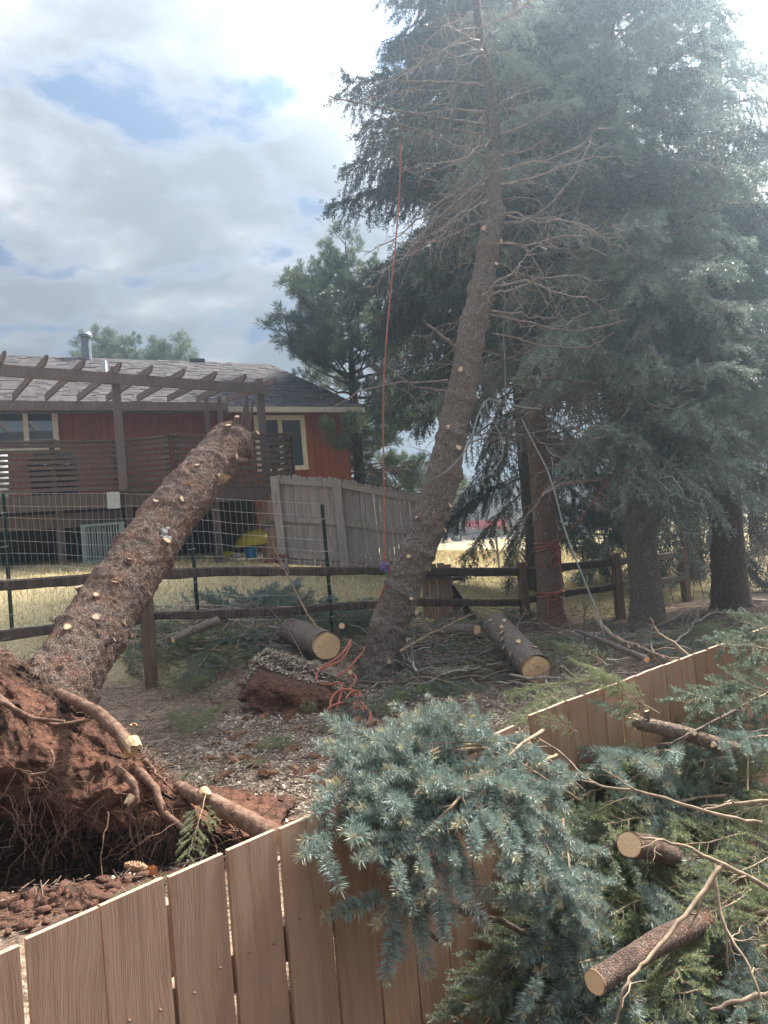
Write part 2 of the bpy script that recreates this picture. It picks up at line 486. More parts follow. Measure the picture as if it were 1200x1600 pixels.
M['soil'] = mat('soil', soil_fn, .95, .1)
M['clod'] = mat('clod', lambda t, b: (bump(t, b, t.noise(obj_co(t), 50, 5), 1, .012), t.mix(obj_rand(t), t.ramp(t.noise(obj_co(t), 14, 5), [(.3, (.05, .026, .019)), (.7, (.135, .066, .046))]), (.115, .062, .045)))[1], .95, .1)
M['root'] = mat('root', lambda t, b: (bump(t, b, t.noise(obj_co(t), 70, 4), .8, .008), t.ramp(t.noise(obj_co(t), 26, 5), [(.3, (.085, .045, .032)), (.5, (.17, .098, .068)), (.7, (.26, .17, .125))]))[1], .9, .15)


def ground_fn(t, b):
    co = obj_co(t)
    za = t.n('ShaderNodeAttribute', attribute_name='zone')
    sep = t.n('ShaderNodeSeparateColor', i_0=za.outputs['Color'])
    lawn, chips, red = sep.outputs[0], sep.outputs[1], sep.outputs[2]
    duff = za.outputs['Alpha']
    n1 = t.noise(co, 3.1, 5, .6); n2 = t.noise(co, 38, 5, .7); n3 = t.noise(co, 130, 3, .7)
    sp_ = t.n('ShaderNodeTexVoronoi', i_Scale=75.0, i_Vector=t.mapping(co, (1, 1, .6)))
    rc = t.n('ShaderNodeSeparateColor', i_0=sp_.outputs[1]).outputs[0]
    litter = t.ramp(n2, [(.33, (.09, .064, .047)), (.48, (.285, .20, .14)), (.58, (.44, .335, .25)), (.7, (.58, .48, .38))])
    litter = t.mix(t.ramp(rc, [(.86, 0), (.93, .8)]), litter, (.42, .35, .28))
    litter = t.mix(t.ramp(n1, [(.5, 0), (.7, .45)]), litter, (.13, .095, .07))
    chipc = t.ramp(rc, [(.0, (.14, .10, .07)), (.45, (.36, .29, .22)), (1, (.62, .53, .43))])
    c = t.mix(t.math('MULTIPLY', chips, t.ramp(n2, [(.38, .2), (.55, 1)])), litter, chipc)
    redc = t.ramp(n2, [(.33, (.032, .021, .016)), (.5, (.095, .05, .035)), (.66, (.16, .08, .055))])
    c = t.mix(red, c, redc)
    dfc = t.ramp(n2, [(.33, (.03, .024, .019)), (.5, (.085, .064, .05)), (.68, (.18, .14, .112))])
    c = t.mix(duff, c, dfc)
    g1 = t.noise(t.mapping(co, (1, .35, 1)), 9, 5, .65); g2 = t.noise(t.mapping(co, (1, .5, 1)), 70, 4, .7)
    grass = t.ramp(g2, [(.3, (.34, .265, .14)), (.5, (.50, .41, .235)), (.7, (.62, .54, .35))])
    grass = t.mix(t.ramp(g1, [(.46, 0), (.7, .55)]), grass, (.30, .28, .13))
    c = t.mix(lawn, c, grass)
    bump(t, b, t.math('ADD', n2, t.math('MULTIPLY', n3, .6)), .9, .025)
    return c


M['ground'] = mat('ground', ground_fn, .95, .1)
M['asphalt'] = mat('asphalt', flat((.30, .27, .23), var=.15, sc=3), .9, .15)
M['chip'] = mat('chip', lambda t, b: t.ramp(t.n('ShaderNodeNewGeometry').outputs['Random Per Island'], [(0, (.16, .11, .075)), (.4, (.33, .255, .185)), (.8, (.52, .43, .335)), (1, (.66, .58, .47))]), .85, .15)
M['grass_dry'] = mat('grass_dry', lambda t, b: t.ramp(t.n('ShaderNodeNewGeometry').outputs['Random Per Island'], [(0, (.30, .27, .13)), (.35, (.48, .39, .22)), (.8, (.64, .54, .34)), (1, (.72, .64, .45))]), .85, .15)
M['litter_stick'] = mat('litter_stick', lambda t, b: t.ramp(t.n('ShaderNodeNewGeometry').outputs['Random Per Island'], [(0, (.065, .045, .035)), (.5, (.20, .14, .105)), (.85, (.34, .26, .2)), (1, (.48, .4, .32))]), .9, .1)
M['cone'] = mat('cone', lambda t, b: (bump(t, b, t.vor(t.mapping(obj_co(t), (1, 1, .8)), 90), 1, .006), t.mix(obj_rand(t), t.ramp(t.vor(obj_co(t), 90), [(.1, (.60, .37, .22)), (.6, (.34, .19, .11))]), (.40, .24, .15)))[1], .8, .15)
M['brush'] = mat('brush', lambda t, b: t.ramp(t.n('ShaderNodeNewGeometry').outputs['Random Per Island'], [(0, (.10, .075, .06)), (.6, (.21, .165, .135)), (1, (.33, .27, .22))]), .9, .1)

# ------------------------------------------------------------------ fence line and terrain
F1A = np.array([-.728, 1.348]); A1 = R(46.2); D1 = np.array([math.cos(A1), math.sin(A1)])
F2A = np.array([.42, 2.449]); A2 = R(32.2); D2 = np.array([math.cos(A2), math.sin(A2)])
FN = [F1A-D1*6, F1A-D1*.3, F2A, F2A+D2*4.2, F2A+D2*4.2+np.array([5, 1.0])]


def fence_side(x, y):
    """signed distance to the foreground fence line: positive on the yard side"""
    best = np.full(x.shape, 1e9); sgn = np.ones(x.shape)
    for a, b in zip(FN[:-1], FN[1:]):
        d = b-a; L = np.linalg.norm(d); d = d/L
        t = np.clip((x-a[0])*d[0]+(y-a[1])*d[1], 0, L)
        ex, ey = x-a[0]-t*d[0], y-a[1]-t*d[1]; dd = np.hypot(ex, ey)
        s = np.where(-ex*d[1]+ey*d[0] >= 0, 1, -1)
        m = dd < best; best = np.where(m, dd, best); sgn = np.where(m, s, sgn)
    return best*sgn


GP = np.array([(-1.2, 1.9, .36), (-2.5, 1.6, .4), (-.5, 2.3, .34), (.05, 2.9, .3), (.9, 3.2, .35), (1.8, 4, .4), (3, 5, .35), (0, 5, .1), (-1.2, 4.6, .22), (-2.7, 7.9, .2), (-3.9, 7, .4), (.05, 7.6, .07), (1.6, 7, .02),
               (1.96, 10.86, .035), (3.45, 11.07, 0), (5.4, 13.4, -.13), (3.6, 9.8, .0), (5.6, 11, 0), (-4.8, 9, .83), (-2.4, 9.3, .58), (-.7, 10, .45), (-6, 13.5, 1.53), (-5.2, 14, 1.5), (-2.1, 14.5, 1.14),
               (.6, 15, .7), (-8, 15, 1.7), (-.8, 19, 1.2), (2.2, 15, .3), (6, 20, .25), (3, 28, .7), (6, 50, .75), (-5, 30, 1.5), (8, 62, .8), (-30, 40, 2), (40, 40, 1), (0, 70, .8), (-60, 70, 2), (70, 70, 1), (12, 8, .1), (-8, 5, .7), (-20, 10, 2), (10, 4, .3)])


def _tps():
    P = GP[:, :2]; n = len(P); d = np.linalg.norm(P[:, None]-P[None], axis=2)
    K = np.where(d > 0, d*d*np.log(d+1e-12), 0)+np.eye(n)*.02
    A = np.zeros((n+3, n+3)); A[:n, :n] = K; A[:n, n] = 1; A[:n, n+1:] = P; A[n, :n] = 1; A[n+1:, :n] = P.T
    return np.linalg.solve(A, np.append(GP[:, 2], [0, 0, 0]))


TPS = _tps()


def yard(x, y):
    cx = np.clip(x, -45, 60); cy = np.clip(y, 1, 72)
    o = TPS[len(GP)]+TPS[len(GP)+1]*cx+TPS[len(GP)+2]*cy
    for k in range(len(GP)):
        d2 = (cx-GP[k, 0])**2+(cy-GP[k, 1])**2; o = o+TPS[k]*.5*d2*np.log(d2+1e-12)
    return o


def ground_z(x, y, rough=True):
    x = np.atleast_1d(np.asarray(x, float)); y = np.atleast_1d(np.asarray(y, float))
    z = yard(x, y)
    s = fence_side(x, y)
    k = sstep(.02, .12, s)*(y > -3)
    z = z*k+(-1.05)*(1-k)
    # the pit under the torn-up root plate
    d = np.hypot((x+1.75)/1.0, (y-3.45)/.75); z = z-.38*(1-sstep(.35, 1.15, d))*(s > .25)
    # ground heaved up at the leaning spruce
    d = np.hypot((x+.45)/1.2, (y-7.2)/.9); z = z+.0*(1-sstep(.2, 1.1, d))
    z = z+9*sstep(72, 150, y)
    if rough:
        P = np.stack([x*2.2, y*2.2, x*0], 1)
        near = 1-sstep(9, 16, y)
        z = z+fbm(P, 4, 3)*.05*near*k+fbm(P*5, 3, 9)*.018*near*k
    return z


def gz(x, y): return float(ground_z(x, y, True)[0])


def axis_lines(lo, hi, fine_lo, fine_hi, step, grow=1.14):
    a = list(np.arange(fine_lo, fine_hi+1e-6, step)); s = step
    while a[-1] < hi: s *= grow; a.append(a[-1]+s)
    s = step
    while a[0] > lo: s *= grow; a.insert(0, a[0]-s)
    return np.array(a)


def build_ground():
    xs = axis_lines(-370, 370, -3.4, 3.4, .032, 1.07); ys = axis_lines(-40, 400, 1.0, 9.0, .036, 1.055)
    X, Y = np.meshgrid(xs, ys); x = X.ravel(); y = Y.ravel(); z = ground_z(x, y)
    nx, ny = len(xs), len(ys); i = np.arange(ny-1)[:, None]*nx; j = np.arange(nx-1)[None, :]
    q = np.stack([i+j, i+j+1, i+nx+j+1, i+nx+j], -1).reshape(-1, 4)
    b = MB(); b.add(np.stack([x, y, z], 1), q); o = b.build('ground', M['ground'], smooth=True)
    # zones
    wob = fbm(np.stack([x*1.1, y*1.1, x*0], 1), 4, 21)
    # split-rail line: lawn lies beyond it
    fy = np.interp(x, [-6, -2.7, .1, 1.96, 3.45, 5.4, 9], [5.6, 7.9, 9.5, 10.7, 11.1, 13.2, 15.5])
    lawn = sstep(-.15, .55, y-fy-.25+wob*.9)
    lawn = lawn*(1-.85*sstep(7, 10, x)*(1-sstep(16, 22, y)))
    chips = np.clip(np.exp(-((x+.1)/1.1)**2-((y-4.75)/1.2)**2)*1.5+np.exp(-((x+.55)/.5)**2-((y-6.7)/.35)**2)*1.1+wob*.3-.15, 0, 1)*(1-lawn)
    red = np.clip((1-sstep(.75, 1.5, np.hypot((x+1.8)/1.15, (y-3.2)/.85)))*1.2+wob*.25, 0, 1)*(1-lawn)
    duff = np.clip((sstep(2.2, 3.3, x)*(1-sstep(10.3, 11.4, y-(x-3)*.55)))+wob*.3-.1, 0, 1)*(1-lawn)
    duff = np.maximum(duff, sstep(72, 85, y)*.15)
    lawn = lawn*(1-sstep(70, 84, y)); duff = np.where(fence_side(x, y) < 0, .8, duff)
    ca = o.data.attributes.new('zone', 'FLOAT_COLOR', 'POINT')
    ca.data.foreach_set('color', np.stack([lawn, chips, red, duff], 1).astype(np.float32).ravel())
    tag(o, kind='structure'); return o


build_ground()


def build_road():
    b = MB(); xs = np.linspace(-40, 90, 131); v = []
    for yy in (57.5, 60, 62.5, 65.5):
        v.append(np.stack([xs, np.full_like(xs, yy)+xs*.05, ground_z(xs, np.full_like(xs, yy)+xs*.05, False)+.03], 1))
    v = np.array(v).reshape(-1, 3); n = len(xs)
    i = np.arange(3)[:, None]*n; j = np.arange(n-1)[None, :]
    b.add(v, np.stack([i+j, i+j+1, i+n+j+1, i+n+j], -1).reshape(-1, 4)); tag(b.build('road', M['asphalt'], smooth=True), kind='structure')


build_road()

# ------------------------------------------------------------------ bark-covered trunks
def bark_mesh(path, rad, n=72, step=.02, amp=.012, seed=0, knobs=(), capmat=None, flare=0.0, cap0=False, cap1=True, dome=0.0, whorl=0.0):
    """a displaced trunk along path; knobs = list of (point, size, height) swellings at branch collars"""
    path = np.asarray(path, float); seg = np.linalg.norm(np.diff(path, axis=0), axis=1); cum = np.append(0, np.cumsum(seg))
    K = max(4, int(cum[-1]/step)); t = np.linspace(0, cum[-1], K)
    # smooth the path by a cosine-weighted average of the linear interpolation
    pl = np.stack([np.interp(t, cum, path[:, i]) for i in range(3)], 1); w = max(1, int(.12*K/ max(1, len(path)-1)))
    if w > 1 and len(path) > 2:
        ker = np.hanning(2*w+1); ker /= ker.sum()
        pad = np.vstack([2*pl[0]-pl[w:0:-1], pl, 2*pl[-1]-pl[-2:-w-2:-1]]); pl = np.stack([np.convolve(pad[:, i], ker, 'valid') for i in range(3)], 1)
    rr = np.interp(t, cum, rad)
    if flare: rr = rr*(1+flare*np.exp(-t/.22))
    b = MB(); T = np.gradient(pl, axis=0); T /= np.linalg.norm(T, axis=1)[:, None]
    ref = np.array([0, 1., 0]) if abs(T[0][1]) < .9 else np.array([1., 0, 0]); N = unit(np.cross(T[0], ref)); Ns = []
    for k in range(K): N = unit(N-T[k]*(N@T[k])); Ns.append(N)
    Ns = np.array(Ns); B = np.cross(T, Ns); a = np.arange(n)*2*np.pi/n
    dirs = np.cos(a)[None, :, None]*Ns[:, None, :]+np.sin(a)[None, :, None]*B[:, None, :]
    v = pl[:, None, :]+rr[:, None, None]*dirs; V = v.reshape(-1, 3); D = dirs.reshape(-1, 3)
    cell = np.abs(fbm(V*np.array([17, 17, 11.]), 3, seed)); lump = fbm(V*3.1, 3, seed+5); fine = fbm(V*46, 2, seed+9)
    disp = amp*(1.3*lump+1.5*(.35-cell)+.55*fine)
    if flare:
        th = np.tile(a, K); tt = np.repeat(t, n); disp = disp+rad[0]*flare*.6*np.exp(-tt/.18)*np.sin(th*5+seed)
    if whorl:
        tw = np.repeat(t, n); fz = (tw+.06*fbm(V*2.5, 2, seed+3)) % whorl-whorl*.5; disp = disp+amp*1.3*np.exp(-(fz/.045)**2)*(.6+fbm(V*6, 2, seed+4))
    for (p, s, h) in knobs:
        d2 = ((V-np.asarray(p))**2).sum(1); disp = disp+h*np.exp(-d2/(s*s))
    V = V+D*disp[:, None]
    i = np.arange(K-1)[:, None]*n; j = np.arange(n)[None, :]; j2 = (j+1) % n
    b.add(V, np.stack([i+j, i+j2, i+n+j2, i+n+j], -1).reshape(-1, 4))
    for e, on in ((0, cap0), (K-1, cap1)):
        if on:
            ring = V[e*n:(e+1)*n]; c = ring.mean(0)+T[e]*(dome if e else -dome); mid = c+(ring-c)*.6+T[e]*0
            vv = np.vstack([ring, mid, c]); k = np.arange(n); k2 = (k+1) % n
            q = np.stack([k, k2, n+k2, n+k], -1); tt = np.stack([n+k, n+k2, np.full(n, 2*n)], -1)
            if e == 0: q = q[:, ::-1]; tt = tt[:, ::-1]
            b.add(vv, q, tt, 0 if capmat is None else capmat, tone=np.concatenate([np.ones(n), np.full(n, .6), [0]]))
    return b, pl, rr, T


def stub(name, p, d, r, L, parent, bark, face='stub_face', tilt=.35, n=12, split=False):
    """a sawn branch stub: tapered bark collar with a pale cut face tilted a little"""
    d = unit(d); b = MB(); ref = np.array([0, 0, 1.]) if abs(d[2]) < .9 else np.array([1., 0, 0])
    x = unit(np.cross(d, ref)); y = np.cross(d, x); a = np.arange(n)*2*np.pi/n
    ph = RNG.uniform(0, 6.28); prof = [(-.35, 1.5), (.2, 1.2), (.7, 1.02), (1, .97)]
    rings = []
    for k, (l, s) in enumerate(prof):
        rr = r*s*(1+.09*np.sin(a*3+ph)+RNG.normal(0, .03, n))
        off = l*L+(tilt*r*np.cos(a+ph) if k == 3 else 0)
        rings.append(np.asarray(p)+np.outer(np.broadcast_to(off, (n,)), d)+rr[:, None]*(np.cos(a)[:, None]*x+np.sin(a)[:, None]*y))
    V = np.vstack(rings); i = np.arange(3)[:, None]*n; j = np.arange(n)[None, :]; j2 = (j+1) % n
    b.add(V, np.stack([i+j, i+j2, i+n+j2, i+n+j], -1).reshape(-1, 4), mat=0)
    b.add(np.vstack([rings[3], rings[3].mean(0)]), None, [[k, (k+1) % n, n] for k in range(n)], 1, tone=np.append(np.ones(n), 0.))
    return b.build(name, [bark, M[face]], parent, smooth=False)


def surf_point(pl, rr, T, px, py, side=None):
    """point on the trunk surface (facing the camera) nearest to the view ray through px,py"""
    o = np.array([0, 0, EYE]); d = unit(at(px, py, 1)-o)
    w = pl-o; proj = w@d; perp = w-proj[:, None]*d; k = np.argmin(np.linalg.norm(perp, axis=1)); c = pl[k]; r = rr[k]
    off = perp[k]-T[k]*(perp[k]@T[k]); u = -off; m = np.linalg.norm(u)
    toward = unit(-(d-T[k]*(d@T[k])))
    u = u/max(m, 1e-9); s = min(m/r, .98)
    nrm = unit(u*s+toward*math.sqrt(1-s*s))
    return c+nrm*r, nrm, r


# ------------------------------------------------------------------ foliage prototypes
def needles(b, pts, L, w, dens, fwd=.55, mat=0, tone=0.0, tip=.0, tip_len=.25, up=0.0, rng=RNG):
    """needles set all round a shoot polyline"""
    pts = np.asarray(pts, float); seg = np.linalg.norm(np.diff(pts, axis=0), axis=1); cum = np.append(0, np.cumsum(seg)); tot = cum[-1]
    n = max(4, int(tot*dens)); t = np.sort(rng.uniform(0, 1, n))*tot
    P = np.stack([np.interp(t, cum, pts[:, i]) for i in range(3)], 1)
    k = np.clip(np.searchsorted(cum, t)-1, 0, len(seg)-1); T = (pts[k+1]-pts[k])/seg[k][:, None]
    ref = rng.normal(0, 1, (n, 3)); N = ref-T*(ref*T).sum(1)[:, None]; N /= np.linalg.norm(N, axis=1)[:, None]
    N = N+np.array([0, 0, up]); f = fwd+rng.normal(0, .12, n)+.55*np.clip((t/tot-.85)/.15, 0, 1)
    D = T*f[:, None]+N; D /= np.linalg.norm(D, axis=1)[:, None]
    S = np.cross(D, rng.normal(0, 1, (n, 3))); S /= np.linalg.norm(S, axis=1)[:, None]
    ll = L*rng.uniform(.75, 1.15, n)*np.where(t/tot > .9, .8, 1)
    v = np.stack([P, P+D*(ll*.45)[:, None]+S*w/2, P+D*ll[:, None], P+D*(ll*.45)[:, None]-S*w/2], 1)
    q = np.arange(n*4).reshape(n, 4)
    tn = np.clip(tone+tip*np.clip((t/tot-(1-tip_len))/tip_len, 0, 1), 0, 1)
    b.add(v.reshape(-1, 3), q, mat=mat, tone=np.repeat(tn, 4))


def curve(p, d, L, droop=0.0, k=5, wig=.0, rng=RNG):
    """polyline from p along d, bending by droop (metres of sag at the tip)"""
    t = np.linspace(0, 1, k); d = unit(d)
    o = np.asarray(p)+np.outer(t*L, d)+np.outer(t**2, np.array([0, 0, -droop]))
    if wig: o[1:] += np.cumsum(rng.normal(0, wig, (k-1, 3)), axis=0)
    return o


def bough(kind, seed):
    """one branch with twigs and needle-bearing shoots along +X; returns (wood MB, needle MB, length)"""
    rng = np.random.default_rng(seed); wd = MB(); nd = MB()
    def P(**k): return k
    S = dict(
        blue=P(L=.62, droop=.06, r=.009, nl=8, lat=.31, ls=.15, sub=3, subL=.17, nL=.034, nw=.0028, den=1500, fwd=.5, up=.2, tip=.75, hang=.0),
        green=P(L=.95, droop=.10, r=.008, nl=20, lat=.42, ls=.15, sub=5, subL=.12, nL=.023, nw=.0027, den=720, fwd=.8, up=.15, tip=.5, hang=.1),
        sage=P(L=.8, droop=.12, r=.007, nl=17, lat=.36, ls=.14, sub=5, subL=.10, nL=.024, nw=.0028, den=760, fwd=.75, up=.1, tip=.35, hang=.2),
        far=P(L=2.0, droop=.45, r=.018, nl=34, lat=.62, ls=.25, sub=6, subL=.24, nL=.042, nw=.010, den=135, fwd=.8, up=.1, tip=.5, hang=.55),
        weep=P(L=1.5, droop=.35, r=.016, nl=24, lat=.5, ls=.22, sub=4, subL=.20, nL=.035, nw=.0075, den=125, fwd=.9, up=.0, tip=.3, hang=1.5),
        spray=P(L=2.0, droop=.5, r=.016, nl=24, lat=.62, ls=.25, sub=5, subL=.26, nL=.045, nw=.013, den=150, fwd=.75, up=.1, tip=.5, hang=.45),
        curtain=P(L=1.5, droop=.35, r=.016, nl=20, lat=.55, ls=.22, sub=3, subL=.22, nL=.042, nw=.012, den=140, fwd=.85, up=.0, tip=.3, hang=1.4),
    )[kind]
    ax = curve((0, 0, 0), (1, 0, .12), S['L'], S['droop'], 9, S['L']*.008, rng)
    wd.tube(ax, np.linspace(S['r'], S['r']*.25, 9), 6)
    cum = np.linspace(0, 1, 9)
    def axp(t): return np.array([np.interp(t, cum, ax[:, i]) for i in range(3)])
    def leaf(pts): needles(nd, pts, S['nL'], S['nw'], S['den'], S['fwd'], tip=S['tip']*rng.uniform(.1, 1), up=S['up'], rng=rng)
    start = .12 if kind in ('blue', 'green', 'sage') else .22
    leaf(np.array([axp(t) for t in np.linspace(.55, 1, 5)]))
    for k in range(S['nl']):
        t = start+(1-start)*(k+rng.uniform(0, .8))/S['nl']; p = axp(t); side = 1 if k % 2 else -1
        Ll = S['lat']*(1-.62*t)*rng.uniform(.7, 1.15)*(.75 if kind in ('far', 'weep') and t < .35 else 1)
        d = np.array([.75+rng.normal(0, .12), side*rng.uniform(.55, 1.0), rng.normal(.02, .16)-S['hang']*rng.uniform(.4, 1.1)])
        lt = curve(p, d, Ll, Ll*(.12+.25*S['hang']), 6, Ll*.015, rng); wd.tube(lt, np.linspace(S['r']*.38, S['r']*.14, 6), 4, caps=False)
        leaf(lt[2:] if kind not in ('blue',) else lt[1:])
        for m in range(S['sub']):
            u = .18+.72*(m+rng.uniform(0, .6))/S['sub']; pp = np.array([np.interp(u, np.linspace(0, 1, 6), lt[:, i]) for i in range(3)])
            dd = unit(d)+np.array([.25, 0, 0])+rng.normal(0, .42, 3)+np.array([0, 0, -.5*S['hang']]); sl = S['subL']*rng.uniform(.55, 1.15)*(1-.3*u)
            sh = curve(pp, dd, sl, sl*.12, 4, sl*.02, rng); leaf(sh)
            if kind in ('green', 'sage', 'blue'): wd.tube(sh[:-1], [S['r']*.2, S['r']*.17, S['r']*.12], 3, caps=False)
    return wd, nd, S['L']


def pine_bough(seed):
    rng = np.random.default_rng(seed); wd = MB(); nd = MB(); L = 1.5
    ax = curve((0, 0, 0), (1, 0, .1), L, -.25, 8, .02, rng); wd.tube(ax, np.linspace(.028, .01, 8), 5)
    ends = [ax[-1]]
    for k in range(9):
        t = .3+.7*(k+rng.uniform(0, .7))/9; p = np.array([np.interp(t, np.linspace(0, 1, 8), ax[:, i]) for i in range(3)])
        d = np.array([.6, (1 if k % 2 else -1)*rng.uniform(.4, 1), rng.uniform(-.1, .6)]); ll = rng.uniform(.25, .6)*(1.2-.6*t)
        c = curve(p, d, ll, -ll*.25, 4, .01, rng); wd.tube(c, np.linspace(.011, .006, 4), 4, caps=False); ends += [c[-1], c[-2]+rng.normal(0, .05, 3)]
    for e in ends:
        for q in range(2):
            d = unit(rng.normal(0, .5, 3)+np.array([.35, 0, .75])); needles(nd, curve(e, d, .2, 0, 3), .15, .009, 330, .8, tip=.5*rng.uniform(), rng=rng)
    return wd, nd, L


def dead_branch(seed, L=1.0, r=.012, subs=12, droop=.25, hang=.3, n=5):
    rng = np.random.default_rng(seed); b = MB(); ax = curve((0, 0, 0), (1, 0, .1), L, droop*L, 12, L*.018, rng); b.tube(ax, np.linspace(r, r*.2, 12), n)
    for k in range(subs):
        t = .15+.85*(k+rng.uniform())/subs; p = np.array([np.interp(t, np.linspace(0, 1, 12), ax[:, i]) for i in range(3)])
        ll = L*.34*(1.15-.7*t)*rng.uniform(.5, 1.2); d = np.array([.7, (1 if k % 2 else -1)*rng.uniform(.3, 1), rng.normal(0, .3)-hang])
        c = curve(p, d, ll, ll*rng.uniform(-.1, .35), 6, ll*.04, rng); b.tube(c, np.linspace(r*.36, r*.1, 6), 3, caps=False)
        for m in range(2):
            pp = c[rng.integers(1, 5)]; sl = ll*.4*rng.uniform(.5, 1.2); b.tube(curve(pp, rng.normal(0, .6, 3)+unit(d), sl, sl*.3, 4, sl*.03, rng), np.linspace(r*.18, r*.07, 4), 3, caps=False)
    return b, L


def keep(b, name, mats, smooth=False):
    """build a mesh to be shared, without leaving an object behind"""
    o = b.build(name, mats, None, smooth, link=False); me = o.data; bpy.data.objects.remove(o); return me


PROTO = {}


def protos(kind, n, needle, wood, seed0):
    out = []
    for k in range(n):
        wd, nd, L = pine_bough(seed0+k) if kind == 'pine' else bough(kind, seed0+k)
        out.append((keep(wd, 'branch', M[wood], True), keep(nd, 'needles', M[needle]), L))
    return out


PROTO['blue'] = protos('blue', 5, 'needle_blue', 'twig_pale', 100)
PROTO['green'] = protos('green', 4, 'needle_green', 'twig_pale', 120)
PROTO['sage'] = protos('sage', 4, 'needle_sage', 'twig_pale', 140)
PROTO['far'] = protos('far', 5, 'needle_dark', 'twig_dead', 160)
PROTO['pale'] = protos('spray', 4, 'needle_pale', 'twig_dead', 180)
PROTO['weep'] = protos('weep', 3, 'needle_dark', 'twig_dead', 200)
PROTO['weep_pale'] = protos('curtain', 3, 'needle_pale', 'twig_dead', 210)
PROTO['pine'] = protos('pine', 4, 'needle_pine', 'bark_pine', 220)
DEAD = [(keep(dead_branch(300+k, 1.0, .011, 13, .15+.1*(k % 3), .1+.2*(k % 3))[0], 'dead_branch', M['twig_bare'], True), 1.0) for k in range(5)]
STICK = [(keep(dead_branch(330+k, 1.0, .012, 5, .05, .0)[0], 'stick', M['twig'], True), 1.0) for k in range(4)]


def combine(kind):
    """wood and needles of one prototype in a single mesh (two materials), for boughs of standing trees"""
    out = []
    for wme, nme, L in PROTO[kind]:
        b = MB()
        for me, mi in ((wme, 0), (nme, 1)):
            v = np.empty(len(me.vertices)*3); me.vertices.foreach_get('co', v)
            lt = np.empty(len(me.polygons), np.int32); me.polygons.foreach_get('loop_total', lt)
            li = np.empty(len(me.loops), np.int32); me.loops.foreach_get('vertex_index', li)
            tn = np.empty(len(me.vertices), np.float32); me.attributes['tone'].data.foreach_get('value', tn)
            st = np.append(0, np.cumsum(lt)[:-1]); qi = st[lt == 4]; ti = st[lt == 3]
            q = np.stack([li[qi+k] for k in range(4)], 1) if len(qi) else None; t = np.stack([li[ti+k] for k in range(3)], 1) if len(ti) else None
            b.add(v.reshape(-1, 3), q, t, mi, tn)
        out.append((keep(b, 'bough', [wme.materials[0], nme.materials[0]]), L))
    return out


TREEB = {k: combine(k) for k in ('far', 'pale', 'weep', 'weep_pale', 'pine')}


def frame(A, B, up=(0, 0, 1), roll=0.0, s=None, base=1.0):
    A = np.asarray(A, float); B = np.asarray(B, float); x = unit(B-A); y = np.cross(up, x)
    y = unit(y) if np.linalg.norm(y) > 1e-4 else np.array([0, 1., 0]); z = np.cross(x, y)
    if roll: c, q = math.cos(roll), math.sin(roll); y, z = y*c+z*q, z*c-y*q
    s = np.linalg.norm(B-A)/base if s is None else s
    m = Matrix.Identity(4)
    for i in range(3): m[i][0], m[i][1], m[i][2], m[i][3] = x[i]*s, y[i]*s, z[i]*s, A[i]
    return m


def put(me, name, m, parent, off):
    """an object showing mesh me at world matrix m under parent whose base is at off"""
    o = bpy.data.objects.new(name, me); COL.objects.link(o); o.parent = parent
    o.matrix_local = Matrix.Translation(-Vector(off))@m
    return o


# ------------------------------------------------------------------ standing spruces
def tree_boughs(root, base, axis_fn, kinds, z0, z1, rad_fn, n, seed, droop=(-.5, -.05), az=None, name='bough', scale_jit=.25, r_in=.0):
    rng = np.random.default_rng(seed); off = np.array(root.location)
    for k in range(n):
        z = z0+(z1-z0)*((k+rng.uniform())/n)**.92
        a = rng.uniform(0, 2*np.pi) if az is None else rng.uniform(*az); Rr = rad_fn(z)*rng.uniform(1-scale_jit, 1+scale_jit)
        pit = rng.uniform(*droop); me, L = TREEB[kinds[rng.integers(len(kinds))]][rng.integers(3)]
        d = np.array([math.cos(a)*math.cos(pit), math.sin(a)*math.cos(pit), math.sin(pit)])
        A = axis_fn(z)+d*r_in*Rr; put(me, name, frame(A, A+d, (0, 0, 1), rng.normal(0, .25), s=Rr*(1-r_in)/L), root, off)


def dead_set(root, axis_fn, z0, z1, length, n, seed, az=None, droop=(-.4, .3)):
    rng = np.random.default_rng(seed); off = np.array(root.location)
    for k in range(n):
        z = rng.uniform(z0, z1); a = rng.uniform(0, 2*np.pi) if az is None else rng.uniform(*az); pit = rng.uniform(*droop)
        d = np.array([math.cos(a)*math.cos(pit), math.sin(a)*math.cos(pit), math.sin(pit)]); A = axis_fn(z); me, L = DEAD[rng.integers(5)]
        s = length*rng.uniform(.6, 1.25); put(me, 'dead_branch', frame(A, A+d, (0, 0, 1), rng.uniform(0, 6.28), s=s), root, off)


def trunk_axis(path):
    p = np.asarray(path, float); o = np.argsort(p[:, 2]); p = p[o]
    return lambda z: np.array([np.interp(z, p[:, 2], p[:, 0]), np.interp(z, p[:, 2], p[:, 1]), z])


def path_px(pts): return np.array([at(x, y, Y) for x, y, Y in pts])


def plain_tree(name, label, base, H, r, bark, cat='tree', group=None, lean=(0, 0)):
    base = np.asarray(base, float); root = thing(name, label, cat, base, group)
    top = base+np.array([lean[0], lean[1], H]); path = np.array([base-np.array([0, 0, .3]), base+np.array([lean[0]*.4, lean[1]*.4, H*.5]), top])
    b, pl, rr, T = bark_mesh(path, [r, r*.6, r*.08], 22, .12, r*.07, int(H*10), flare=.2); b.build('trunk', bark, root, True)
    return root, trunk_axis(path)


